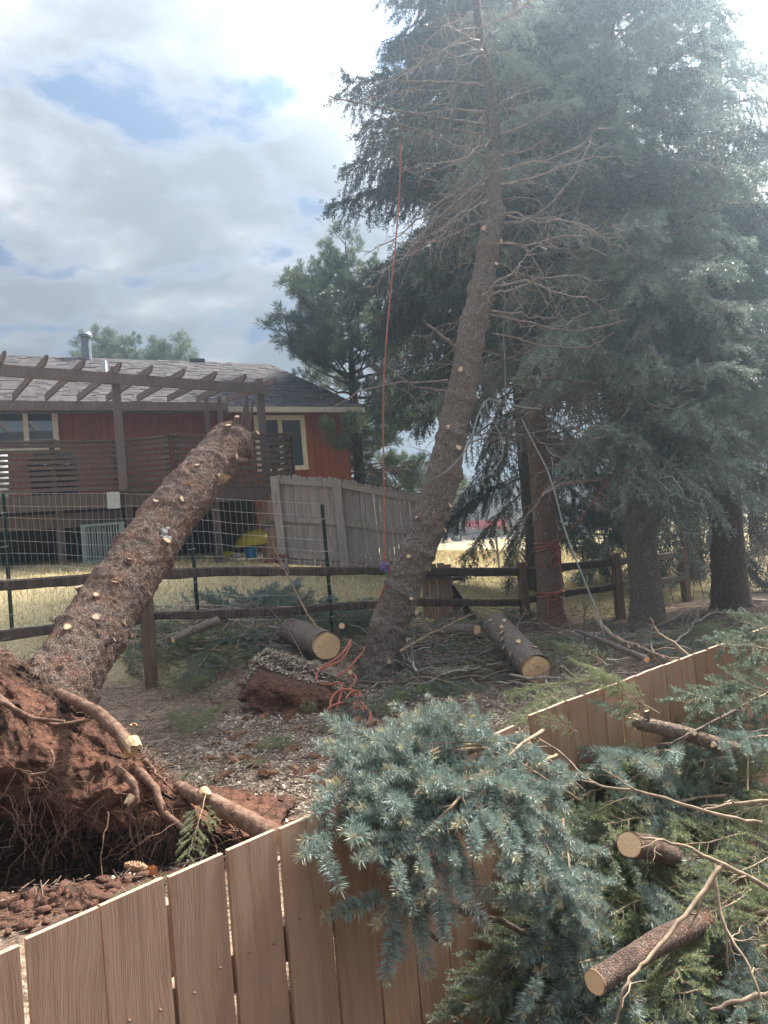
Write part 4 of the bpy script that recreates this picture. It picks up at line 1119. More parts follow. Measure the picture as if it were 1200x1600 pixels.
# ------------------------------------------------------------------ split rail fence
def rail_mesh(b, A, B, h, d, seed):
    """a riven rail: a beam with an uneven, knotty outline; paler top face"""
    A = np.asarray(A); B = np.asarray(B); L = np.linalg.norm(B-A); K = max(8, int(L/.06)); t = np.linspace(0, 1, K); x = unit(B-A); y = unit(np.cross((0, 0, 1), x)); z = np.cross(x, y)
    prof = np.array([(-.5, -.42), (.0, -.5), (.5, -.36), (.5, .30), (.36, .5), (-.3, .5), (-.5, .34)]); n = len(prof)
    c = A+np.outer(t*L, x); s = seed*13.7
    hh = h*(1+.16*fbm(np.stack([t*L*1.6+s, t*0, t*0], 1), 3, 1)); sag = .025*fbm(np.stack([t*L*.9+s, t*0+3, t*0], 1), 2, 2)
    end = np.clip(np.minimum(t, 1-t)*L/.12, .55, 1); V = []
    for k in range(n):
        j = .014*fbm(np.stack([t*L*5+s, t*0+k*3.1, t*0], 1), 3, 4)+.004*fbm(np.stack([t*L*30+s, t*0+k*3.1, t*0], 1), 2, 5)
        V.append(c+np.outer(prof[k, 0]*d*end+j, y)+np.outer(prof[k, 1]*hh*end+sag+j, z))
    V = np.stack(V, 1).reshape(-1, 3); i = np.arange(K-1)[:, None]*n; jj = np.arange(n)[None, :]; j2 = (jj+1) % n
    q = np.stack([i+jj, i+j2, i+n+j2, i+n+jj], -1).reshape(-1, n, 4) if False else np.stack([i+jj, i+j2, i+n+j2, i+n+jj], -1)
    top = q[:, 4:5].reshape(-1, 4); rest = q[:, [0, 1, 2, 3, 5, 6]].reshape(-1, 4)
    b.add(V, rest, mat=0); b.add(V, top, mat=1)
    for e, o in ((0, 1), (K-1, -1)):
        r = V[e*n:(e+1)*n]; b.add(np.vstack([r, r.mean(0)]), None, [[k, (k+1) % n, n][::o] for k in range(n)], 0)


def split_rail():
    posts = [(-5.3, 6.0), (-2.62, 7.75), (.10, 9.5), (1.97, 10.86), (3.45, 11.07), (5.43, 13.44)]
    tops = [(1.42, .93), (1.37, .89), (1.09, .66), (.85, .40), (.86, .50), (.74, .29)]
    root = thing('split_rail_fence', 'weathered two-rail split rail fence crossing the yard behind the leaning trunks', 'fence', (posts[2][0], posts[2][1], gz(*posts[2])))
    for k, (x, y) in enumerate(posts):
        b = MB(); g = gz(x, y); H = tops[k][0]+.13; w = .13; ang = RNG.normal(.25, .1); ax = np.array([[math.cos(ang), math.sin(ang), 0], [-math.sin(ang), math.cos(ang), 0], [0, 0, 1]])
        rows = np.linspace(g-.15, H, 9); poly = np.array([(-1, -.8), (-.8, -1), (.85, -1), (1, -.8), (1, .9), (.8, 1), (-.9, 1), (-1, .8)])*w/2; V = []
        for r in rows: V.append(np.stack([poly[:, 0]*(1+RNG.normal(0, .03)), poly[:, 1], np.zeros(8)], 1)@ax+np.array([x+(r-g)*RNG.normal(0, .006), y, r]))
        V = np.vstack(V); i = np.arange(8)[:, None]*8; j = np.arange(8)[None, :]; j2 = (j+1) % 8
        b.add(V, np.stack([i+j, i+j2, i+8+j2, i+8+j], -1).reshape(-1, 4)); r = V[-8:]; b.add(np.vstack([r, r.mean(0)+np.array([0, 0, .012])]), None, [[q, (q+1) % 8, 8] for q in range(8)])
        b.build('post', M['post_wood'], root)
    for k in range(len(posts)-1):
        for m in (0, 1):
            b = MB(); A = np.array([*posts[k], tops[k][m]]); B = np.array([*posts[k+1], tops[k+1][m]]); d = unit(B-A)
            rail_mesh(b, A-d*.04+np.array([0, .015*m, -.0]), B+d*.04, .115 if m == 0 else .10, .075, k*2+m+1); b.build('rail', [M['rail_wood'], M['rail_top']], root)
    # lower rail leaning on the ground past the last post
    return root


split_rail()


def wire_fence():
    pts = [(-5.6, 8.75, 2.55), (-4.72, 9.0, 2.5), (-2.45, 9.15, 2.28), (-.79, 9.35, 2.03), (.25, 9.8, 1.85)]
    root = thing('wire_fence', 'welded wire mesh fence on green steel posts behind the split rail fence', 'fence', (-2.45, 9.15, gz(-2.45, 9.15)))
    for x, y, zt in pts[1:4]:
        g = gz(x, y); b = MB(); H = zt+.06 if x > -4 and x < -1 else zt
        if -3 < x < -2: H = 2.2
        b.beam((x, y, g-.3), (x, y, H), .045, .008, (0, 1, 0)); b.beam((x, y-.024, g-.3), (x, y-.024, H), .010, .040, (0, 1, 0))
        b.build('steel_post', M['tpost_green'], root)
        b = MB()
        for z in np.arange(g+.2, H-.05, .42): b.tube([(x-.05, y-.05, z), (x, y-.06, z), (x+.05, y-.05, z+.008)], .004, 4)
        b.build('wire_tie', M['wire'], root)
    P = np.array(pts); seg = np.append(0, np.cumsum(np.hypot(*np.diff(P[:, :2], axis=0).T))); b = MB()
    def q(s): return np.array([np.interp(s, seg, P[:, 0]), np.interp(s, seg, P[:, 1])-.045]), np.interp(s, seg, P[:, 2])
    for s in np.arange(0, seg[-1], .072):
        xy, zt = q(s); g = gz(*xy)-.02; hs = np.linspace(g, zt, 7); w = .02*fbm(np.stack([np.full(7, s*1.5), hs*1.2, hs*0], 1), 2, 3)
        b.tube(np.stack([xy[0]+w-(hs-g)*.07*max(0, (s-1.2)/seg[-1]), np.full(7, xy[1])+w, hs], 1), .0019, 3, caps=False)
    ss = np.linspace(0, seg[-1], 60)
    for r in np.linspace(.02, 1, 12):
        l = []
        for s in ss: xy, zt = q(s); g = gz(*xy); z = g+(zt-g)*r; l.append((xy[0]-(z-g)*.07*max(0, (s-1.2)/seg[-1]), xy[1]-.004, z+.012*math.sin(s*2.3+r*9)))
        b.tube(l, .0019, 3, caps=False)
    o = b.build('wire_mesh', M['wire'], root); o['kind'] = 'stuff'


wire_fence()


def picket_fence():
    # posts and panels; top falls away to the right
    T = [at(433, 742, 14.5), at(529, 748, 14.6), at(655, 772, 14.9)]; root = thing('picket_fence', 'tall grey weathered privacy fence seen from its rail side, beside the deck', 'fence', (T[1][0], T[1][1], gz(T[1][0], T[1][1])))
    for p, w in ((T[0], .16), (T[1], .17), (T[2], .12)):
        b = MB(); b.beam((p[0], p[1]-.08, gz(p[0], p[1])-.1), (p[0]-.05, p[1]-.08, p[2]-.03), w, .10, (0, 1, 0)); b.build('post', M['grey_wood'], root)
    for k in range(2):
        A, B = T[k], T[k+1]; n = int(np.linalg.norm((B-A)[:2])/.098)
        for i in range(n):
            u = (i+.5)/n; p = A+(B-A)*u; g = gz(p[0], p[1])+.05; top = p[2]+.02+RNG.normal(0, .012); w = .0487; d = unit((B-A)*np.array([1, 1, 0])); x0 = p-d*w; x1 = p+d*w; lean = RNG.normal(-.03, .008)
            poly = [(x0[0], x0[1]+.02, g), (x1[0], x1[1]+.02, g), (x1[0]+lean, x1[1]+.02, top-.035), (x1[0]-d[0]*.025+lean, x1[1]+.02, top), (x0[0]+d[0]*.025+lean, x0[1]+.02, top), (x0[0]+lean, x0[1]+.02, top-.035)]
            b = MB(); b.prism(poly, (0, .018, 0)); b.build('picket', M['grey_wood'], root)
        for f in (.93, .52, .13):
            ga, gb = gz(A[0], A[1]), gz(B[0], B[1]); a = np.array([A[0], A[1]-.02, ga+(A[2]-ga)*f]); c = np.array([B[0], B[1]-.02, gb+(B[2]-gb)*f]); b = MB(); b.beam(a+(c-a)*.03, c-(c-a)*.02, .04, .10); b.build('fence_rail', M['grey_wood'], root)
    # short return towards the deck, warmer boards
    A = at(405, 790, 15.1); A[2] = 2.35; B = T[0].copy(); B[2] = 2.75
    for i in range(6):
        u = (i+.4)/6.3; p = A+(B-A)*u; g = gz(p[0], p[1]); b = MB(); b.beam((p[0], p[1]+.1, g), (p[0]-.03, p[1]+.1, A[2]+(B[2]-A[2])*u), .09, .018, (0, 1, 0)); b.build('picket', M['warm_wood'], root)
    b = MB(); b.beam((A[0], A[1]+.06, 2.0), (B[0], B[1]+.06, 2.05), .04, .1); b.build('fence_rail', M['deck_brown'], root)
    # boards behind the leaning trunk
    r2 = thing('board_screen', 'short run of upright brown boards just right of the leaning trunk', 'board fence', (at(688, 930, 10.9)[0], 10.9, gz(at(688, 930, 10.9)[0], 10.9)))
    for x in (664, 676, 688, 699):
        p = at(x, 880, 10.9); q = at(x+4, 985, 10.9); b = MB(); b.beam(q, p+np.array([0, 0, RNG.normal(0, .02)]), .105, .02, (0, 1, 0)); b.build('board', M['warm_wood'], r2)
    b = MB(); a, c = at(655, 900, 10.8), at(704, 902, 10.8); b.beam(a, c, .04, .08); b.build('rail', M['rail_wood'], r2)
    # dark-edged ramp of boards
    r3 = thing('wooden_ramp', 'low wooden ramp with black edge behind the lower rail', 'ramp', (at(720, 960, 11.2)[0], 11.2, gz(at(720, 960, 11.2)[0], 11.2)))
    a, c = at(705, 915, 11.3), at(745, 972, 11.3); b = MB(); b.beam(a, c, .5, .05, (0, 0, 1)); b.build('ramp_edge', M['black_cover'], r3)
    b = MB(); p = at(698, 920, 11.25); b.prism([p, at(712, 920, 11.25), at(738, 968, 11.25), at(698, 972, 11.25)], (0, .4, 0)); b.build('ramp_side', M['warm_wood'], r3)
    a, c = at(700, 905, 11.2), at(722, 903, 11.2); b = MB(); b.beam(a, c, .3, .05); b.build('ramp_top', M['rail_wood'], r3)


picket_fence()

# ------------------------------------------------------------------ house, deck, pergola
HA = R(27); HT = np.array([math.cos(HA), math.sin(HA), 0]); HN = np.array([math.sin(HA), -math.cos(HA), 0]); HC = np.array([-.77, 19., 0])
HAX = np.array([HT, HN, [0, 0, 1.]])


def hw(s, q, z): return HC+HT*s+HN*q+np.array([0, 0, z])


def hbox(b, s0, s1, q0, q1, z0, z1, mat=0, tone=0.0): b.box(hw((s0+s1)/2, (q0+q1)/2, (z0+z1)/2), (s1-s0, q1-q0, z1-z0), HAX, mat, tone)


def house():
    root = thing('house', 'single-storey house with rust red board siding, brown shingle roof and cream window frames', 'house', hw(-5, -3, 1.3))
    b = MB(); hbox(b, -12.5, .0, -7.6, -.03, .6, 4.95); wall = b.build('wall', M['red_siding'], root)
    wins = [(-8.9, -7.02, 4.14, 4.98), (-2.5, -1.24, 3.5, 4.82)]
    s = -12.4
    while s < -.02:
        w = .19+RNG.normal(0, .006); e = min(s+w, 0); zs = [(1.0, 4.95)]
        for a, c, z0, z1 in wins:
            if e > a+.02 and s < c-.02: zs = [(1.0, z0), (z1, 4.95)]
        for z0, z1 in zs:
            b = MB(); hbox(b, s+.004, e-.004, -.03, .0+RNG.uniform(0, .004), z0, z1); b.build('siding_board', M['red_siding'], wall)
        s += w
    for k in range(20):
        b = MB(); q = -.1-k*.37; hbox(b, .0, .022, q-.36, q, 1, 4.9); b.build('siding_board', M['red_siding'], wall)
    for a, c, z0, z1 in wins:
        b = MB(); f = .075; hbox(b, a-.04, a+f, -.02, .05, z0-.04, z1+.04); hbox(b, c-f, c+.04, -.02, .05, z0-.04, z1+.04); hbox(b, a+f, c-f, -.02, .05, z0-.04, z0+f); hbox(b, a+f, c-f, -.02, .05, z1-f, z1+.04)
        ms = [a+(c-a)*.5] if a > -5 else [-8.25, -7.62]
        for m in ms: hbox(b, m-.05, m+.05, -.02, .045, z0+f, z1-f)
        fr = b.build('window', M['cream_paint'], root); ed = [a+f]+ms+[c-f]
        for l, r in zip(ed[:-1], ed[1:]): b = MB(); hbox(b, l, r, -.012, .004, z0+f, z1-f); b.build('pane', M['glass'], fr)
    # roof: front and back slopes with a hipped right end
    e0, e1, r0_, r1_ = hw(-13, .45, 4.98), hw(.3, .45, 4.98), hw(-13, -3.6, 7.12), hw(-.75, -3.6, 7.12); k0, k1 = hw(-13, -7.9, 4.98), hw(.3, -7.9, 4.98)
    b = MB(); b.add([e0, e1, r1_, r0_], [[0, 1, 2, 3]]); b.add([k1, k0, r0_, r1_], [[0, 1, 2, 3]]); b.add([e1, k1, r1_], None, [[0, 1, 2]]); b.add([e0, e1, k1, k0], [[3, 2, 1, 0]]); roof = b.build('roof', M['shingle'], root)
    b = MB(); n = 30; up = (r0_-e0)/n; nn = unit(np.cross(HT, up)); nn = nn if nn[2] > 0 else -nn
    for k in range(n):
        smax = .3-1.05*(k+.5)/n; s = -9.6-RNG.uniform(0, .3)
        while s < smax:
            w = RNG.uniform(.14, .34); e = min(s+w, smax); th = RNG.choice([.008, .014, .022]); base = hw((s+e)/2, .47, 4.985)+up*(k+.5)
            L = np.linalg.norm(up)*1.06; b.box(base+nn*(th/2+.004), (e-s-.006, L*RNG.uniform(.94, 1.08), th), np.array([HT, unit(up), nn])); s = e
    o = b.build('shingles', M['shingle'], roof); o['kind'] = 'stuff'
    b = MB(); hbox(b, -13, -3.3, .40, .47, 4.83, 4.97); b.build('fascia', M['deck_brown'], root)
    b = MB(); hbox(b, -3.3, .32, .40, .50, 4.86, 4.985); b.build('gutter', M['gutter_cream'], root)
    b = MB(); p = hw(-5.95, -3.5, 7.05); b.tube([p, p+np.array([0, 0, .62])], .13, 14); b.tube([p+np.array([0, 0, .62]), p+np.array([0, 0, .66])], [.19, .19], 14); b.tube([p+np.array([0, 0, .68]), p+np.array([0, 0, .75])], [.19, .15], 14); b.build('chimney_pipe', M['pipe_metal'], root)
    b = MB(); p = hw(-5.75, -1.6, 6.05); b.beam(p, p+np.array([0, 0, .5]), .12, .12, (0, 1, 0)); b.build('vent_pipe', M['white_plastic'], root)
    b = MB(); hbox(b, -3.15, -2.75, -3.7, -3.5, 7.1, 7.22); b.build('ridge_cap', M['shingle'], roof)


house()


def deck():
    root = thing('deck', 'raised brown timber deck with horizontal slat railing in front of the red house', 'deck', hw(-5.5, 2.6, 1.5))
    fl = 2.88
    b = MB(); hbox(b, -9.6, -6.02, .03, 2.42, fl-.04, fl); hbox(b, -6.02, -2.7, .03, 2.92, fl-.045, fl-.004); b.build('floor', M['deck_brown'], root)
    for s0, s1, q, z0, z1 in [(-9.6, -6.05, 2.5, fl-.30, fl-.0), (-9.6, -6.05, 2.25, fl-.62, fl-.34), (-5.2, -2.7, 3.0, fl-.34, fl-.0)]:
        b = MB(); hbox(b, s0, s1, q-.06, q, z0, z1); b.build('rim_board', M['deck_brown'], root)
    b = MB(); b.beam(hw(-6.02, 2.47, fl-.16), hw(-5.2, 2.97, fl-.16), .05, .32); b.build('rim_board', M['deck_brown'], root)
    for s, q in [(-9.2, 2.2), (-7.2, 2.2), (-5.95, 2.3), (-4.35, 2.8), (-2.85, 2.8)]:
        b = MB(); g = 1.2; hbox(b, s-.07, s+.07, q-.07, q+.07, g, fl-.05); b.build('support_post', M['deck_brown'], root)
    runs = [((-9.6, 2.5), (-6.08, 2.5)), ((-6.0, 2.52), (-5.2, 3.0)), ((-5.12, 3.0), (-2.72, 3.0)), ((-2.66, 2.96), (-2.66, 1.7))]
    for ri, (a, c) in enumerate(runs):
        A = hw(*a, 0); C = hw(*c, 0); lo = fl+.03 if ri < 2 else fl-.1
        zs = np.linspace(lo+.06, fl+.92, 9)
        for z in zs:
            b = MB(); b.beam(A+np.array([0, 0, z]), C+np.array([0, 0, z+RNG.normal(0, .004)]), .03, .066); b.build('railing_slat', M['deck_brown'], root)
        b = MB(); b.beam(A+np.array([0, 0, fl+1.0])-HN*.03, C+np.array([0, 0, fl+1.0])-HN*.03, .14, .04); b.build('cap_rail', M['deck_brown'], root)
        L = np.linalg.norm(C-A); n = max(1, int(L/1.15))
        for k in range(n+1):
            p = A+(C-A)*k/n-HN*.075+unit(C-A)*(.05 if k == 0 else -.05 if k == n else 0); b = MB(); b.box((p[0], p[1], fl+.48), (.09, .09, 1.0), HAX); b.build('railing_post', M['deck_brown'], root)
            b = MB(); b.box((p[0]+HN[0]*.05, p[1]+HN[1]*.05, fl+1.03), (.17, .17, .022), HAX); b.build('post_cap', M['post_wood'], root)
    # dark sheets, the shade under the deck put into their colour
    b = MB(); hbox(b, -9.6, -2.7, .02, .06, .9, fl-.06); b.build('shade_sheet', M['deck_shade'], root)
    b = MB(); hbox(b, -9.6, -6.3, 1.2, 1.25, fl-.95, fl-.62); b.build('shade_sheet', M['deck_shade'], root)
    b = MB(); hbox(b, -6.35, -6.12, 2.5, 2.56, fl-.32, fl-.0); b.build('utility_box', M['white_plastic'], root)


deck()


def pergola():
    root = thing('pergola', 'open brown pergola of slanting rafters standing over the deck', 'pergola', hw(-5.5, 2.6, 2.9))
    bq = lambda s_: 2.3+(-2.95-s_)*.22
    b = MB(); b.beam(hw(-9.4, bq(-9.4), 4.985), hw(-2.85, bq(-2.85), 4.985), .08, .2); b.build('beam', M['pergola_brown'], root)
    b = MB(); hbox(b, -9.4, -3.3, .48, .55, 4.87, 5.07); b.build('ledger', M['pergola_brown'], root)
    for s in (-9.1, -6.08, -3.02):
        b = MB(); hbox(b, s-.07, s+.07, bq(s)-.22, bq(s)-.08, 2.88, 5.24 if s > -9 else 5.2); b.build('post', M['pergola_brown'], root)
    for s in [-8.6, -7.95, -7.3, -6.68, -6.04, -5.45, -4.8, -4.13, -3.46, -2.75]:
        b = MB(); z = 5.095; qe = 2.4+(-2.7-s)*.26; pr = [hw(s-.55, .45, z), hw(s-.03, qe-.1, z), hw(s, qe, z+.08), hw(s, qe, z+.14), hw(s-.55, .45, z+.14)]; b.prism(pr, HT*.045); b.build('rafter', M['pergola_brown'], root)
    for s, q in [(-3.9, .9), (-3.62, 1.0), (-3.05, 1.2)]:
        b = MB(); hbox(b, s-.045, s+.045, q-.045, q+.045, 2.88, 5.09); b.build('post', M['pergola_brown'], root)
    b = MB(); b.beam(hw(-3.55, 1.3, 3.2), hw(-3.1, 1.3, 4.9), .035, .05); b.build('brace', M['pergola_brown'], root)
    b = MB(); b.beam(hw(-3.35, 1.4, 3.2), hw(-2.95, 1.4, 4.9), .035, .05); b.build('brace', M['pergola_brown'], root)


pergola()


def yard_things():
    # covered grill on the deck
    c = hw(-7.2, 1.7, 2.88); r = thing('covered_grill', 'black covered barbecue grill behind the slat railing', 'grill', c); b = MB()
    prof = [(0, .42, .30), (.45, .44, .31), (.70, .48, .33), (.86, .38, .26), (.93, .22, .15), (.95, .03, .02)]; n = 16; V = []
    for z, w, d in prof:
        a = np.arange(n)*2*np.pi/n; V.append(c+np.outer(np.sign(np.cos(a))*np.abs(np.cos(a))**.5*w, HT)+np.outer(np.sign(np.sin(a))*np.abs(np.sin(a))**.5*d, HN)+np.array([0, 0, z]))
    V = np.vstack(V); i = np.arange(len(prof)-1)[:, None]*n; j = np.arange(n)[None, :]; j2 = (j+1) % n; V += .012*np.stack([fbm(V*6, 2, 1), fbm(V*6, 2, 2), 0*V[:, 0]], 1); b.add(V, np.stack([i+j, i+j2, i+n+j2, i+n+j], -1).reshape(-1, 4)); b.build('cover', M['black_cover'], r, True)
    b = MB(); b.tube([c+HN*.4+HT*-.2+np.array([0, 0, .62]), c+HN*.43+np.array([0, 0, .64]), c+HN*.4+HT*.25+np.array([0, 0, .62])], .014, 6); b.build('handle', M['silver'], r)
    c = hw(-8.3, 1.9, 2.88); r = thing('storage_bin', 'pale grey bin standing on the deck left of the covered grill', 'bin', c); b = MB(); b.tube([c, c+np.array([0, 0, .05]), c+np.array([0, 0, .8])], [.27, .29, .3], 18); b.build('body', M['white_plastic'], r, True); b = MB(); b.tube([c+np.array([0, 0, .79]), c+np.array([0, 0, .86])], [.315, .3], 18); b.build('lid', M['white_plastic'], r)
    # air conditioner
    p0 = at(119, 880, 13.7); c = np.array([p0[0]+.40, 14.25, gz(p0[0]+.4, 14.25)]); zt = at(150, 817, 13.7)[2]; h = zt-c[2]; r = thing('air_conditioner', 'grey outdoor air conditioner unit with ribbed sides on the grass under the deck', 'air conditioner', c); ang = R(12); ax = np.array([[math.cos(ang), math.sin(ang), 0], [-math.sin(ang), math.cos(ang), 0], [0, 0, 1]])
    b = MB(); b.box(c+np.array([0, 0, h/2]), (.70, .70, h-.06), ax); b.build('core', M['ac_dark'], r)
    b = MB(); b.box(c+np.array([0, 0, h-.03]), (.80, .80, .05), ax); b.build('top_cover', M['ac_metal'], r); b = MB(); b.box(c+np.array([0, 0, .03]), (.80, .80, .06), ax); b.build('base_pan', M['ac_metal'], r)
    for sx in (-1, 1):
        for sy in (-1, 1): b = MB(); b.box(c+np.array([sx*.36, sy*.36, h/2])@np.eye(3) if False else c+(np.array([sx*.355, sy*.355, 0])@ax)+np.array([0, 0, h/2]), (.085, .085, h-.1), ax); b.build('corner_post', M['ac_metal'], r)
    b = MB()
    for k in range(13):
        u = -.30+.6*k/12
        for v in ((u, -.365), (u, .365), (-.365, u), (.365, u)): b.box(c+(np.array([*v, 0])@ax)+np.array([0, 0, h/2]), (.022, .022, h-.12), ax)
    o = b.build('grille_rib', M['ac_metal'], r); o.name = 'grille'; o['kind'] = 'stuff'
    # conduit loop left of it
    b = MB(); b.tube([c+np.array([-.62, .1, .5]), c+np.array([-.66, .05, .72]), c+np.array([-.5, .0, .8]), c+np.array([-.4, .0, .78])], .012, 6); b.tube([c+np.array([-.62, .1, .1]), c+np.array([-.62, .1, .5])], .015, 6); b.build('conduit', M['ac_metal'], r)
    # under-deck clutter
    c = at(402, 880, 15.2); c[2] = gz(c[0], c[1]); r = thing('wheelbarrow', 'yellow wheelbarrow tray turned over in the dark under the deck', 'wheelbarrow', c); b = MB(); n = 14; V = []
    zc = at(400, 850, 15.2)[2]
    for z, w, d in [(-.02, .46, .3), (.1, .42, .27), (.24, .28, .2), (.28, .2, .12), (.285, .02, .02)]:
        a = np.arange(n)*2*np.pi/n; V.append(np.stack([c[0]+np.sign(np.cos(a))*np.abs(np.cos(a))**.7*w, c[1]+np.sin(a)*d, np.full(n, zc+z)+.03*np.cos(a)], 1))
    V = np.vstack(V); i = np.arange(4)[:, None]*n; j = np.arange(n)[None, :]; j2 = (j+1) % n; b.add(V, np.stack([i+j, i+j2, i+n+j2, i+n+j], -1).reshape(-1, 4)); b.build('tray', M['yellow_plastic'], r, True)
    for sx in (-.22, .24): b = MB(); b.tube([c+np.array([sx, 0, 0]), (c[0]+sx*.8, c[1], zc+.1)], .02, 6); b.tube([(c[0]+sx, c[1]-.2, zc), (c[0]+sx*1.1, c[1]+.7, zc+.1)], .018, 6); b.build('handle', M['tpost_green'], r)
    c = at(393, 868, 15.1); c[2] = at(393, 872, 15.1)[2]; r = thing('bucket', 'blue plastic bucket beneath the yellow wheelbarrow tray', 'bucket', c); b = MB(); b.tube([c, c+np.array([0, 0, .22])], [.12, .145], 16); b.build('body', M['blue_plastic'], r, True); b = MB(); b.tube([c+np.array([0, 0, .205]), c+np.array([0, 0, .228])], [.155, .155], 16); b.build('rim', M['blue_plastic'], r)
    for lab, y, w, m, k in [('reddish plank lying on the bricks under the deck', 877, 1.05, 'warm_wood', 0), ('dark plank lowest of the lumber lying under the deck', 883, 1.3, 'deck_brown', 1)]:
        c = at(395, y, 15.0); b = MB(); b.beam(c-np.array([w/2, 0, 0]), c+np.array([w/2, 0, .02]), .16, .06); o = b.build('plank', M[m]); tag(o, lab, 'plank', 'lumber lying under the deck')
    c = at(354, 868, 15.0); r = MB(); r.tube([c-np.array([.18, 0, 0]), c-np.array([.1, 0, -.01]), c+np.array([.16, 0, .0])], [.05, .085, .07], 10); tag(r.build('yellow_bag', M['yellow_plastic'], None, True), 'small yellow bag lying on the lumber by the deck post', 'bag')
    b = MB(); ico(b, at(370, 868, 14.95), .09, .35, (1.2, .8, .7)); tag(b.build('rag', M['pale_rag'], None, True), 'pale crumpled rag lying next to the yellow bag', 'rag')
    for k in range(4):
        p = at(425+k*6, 876-(k % 2)*7, 13.9); b = MB(); b.box(p, (.2, .1, .07)); tag(b.build('brick', M['brick_red']), 'red brick in the loose heap at the foot of the grey fence', 'brick', 'loose bricks by the grey fence')


yard_things()


# ------------------------------------------------------------------ foreground fence
def front_fence():
    root = thing('board_fence', 'brown stained board fence crossing the bottom of the view, half hidden by spruce boughs', 'fence', (F1A[0], F1A[1], -1.05))
    def board(p, d, w, ztop, zbot, k, slope=0.0):
        n = np.array([d[1], -d[0]]); g = .0044 if RNG.uniform() < .6 else .0056; th = .012; a = p+d*g; c = p+d*(w-g); off = n*RNG.uniform(0, .003)
        lean = RNG.normal(0, .002); b = MB(); J = 7; zs = np.linspace(0, 1, J)
        top0 = ztop+RNG.normal(0, .0013); top1 = ztop+slope*w+RNG.normal(0, .0013)
        V = []
        for u in zs:
            bow = .004*math.sin(u*3+k)
            for (q, tp) in ((a, top0), (c, top1)):
                for f in (1, -1):
                    xy = q+off+n*(f*th/2+bow)+d*lean*u; V.append((xy[0], xy[1], zbot+(tp-zbot)*u))
        V = np.array(V); q = []
        for r_ in range(J-1):
            o = r_*4
            for s_, e_ in ((0, 2), (2, 3), (3, 1), (1, 0)): q.append([o+s_, o+e_, o+4+e_, o+4+s_])
        b.add(V, q, mat=0); o = (J-1)*4; b.add(V[o:], [[0, 2, 3, 1]], mat=1)
        ob = b.build('board', [M['stain_wood'], M['stain_end']], root)
        sb = MB()
        for z in (ztop-.24, ztop-1.15):
            for u in (.28, .74):
                c0 = p+d*w*u+n*(th/2+.002)+off; ctr = np.array([c0[0], c0[1], z+RNG.normal(0, .012)]); sb.tube([ctr-np.array([n[0], n[1], 0])*.003, ctr+np.array([n[0], n[1], 0])*.0028], [.0032, .0027], 8)
        sc_ = sb.build('screws', M['screw_metal'], root); sc_.parent = ob; sc_['kind'] = 'stuff'
    for k in range(-4, 11): board(F1A+D1*.145*k, D1, .145, .83+.004*k*(k < 0), -1.1, k)
    p2 = F2A.copy()
    for k in range(0, 34): board(p2+D2*.0905*k, D2, .0905, .872+.0062*k, -1.1, k, .068)
    # rails behind the boards and a post at the joint
    for z in (.55, -.35):
        for A, D, L, sl in ((F1A-D1*.6, D1, 2.25, 0.0), (F2A, D2, 3.0, .068)):
            n = np.array([D[1], -D[0]]); a = A-n*.032; c = A+D*L-n*.032; b = MB(); b.beam((*a, z), (*c, z+sl*L), .038, .085); b.build('rail', M['warm_wood'], root)
    for A, n in ((F1A+D1*.145*2.04-np.array([D1[1], -D1[0]])*.11, D1), (F2A-np.array([D2[1], -D2[0]])*.11, D2)):
        b = MB(); b.beam((*A, -1.2), (*A, .74), .089, .089, (*n, 0)); b.build('post', M['warm_wood'], root)


front_fence()


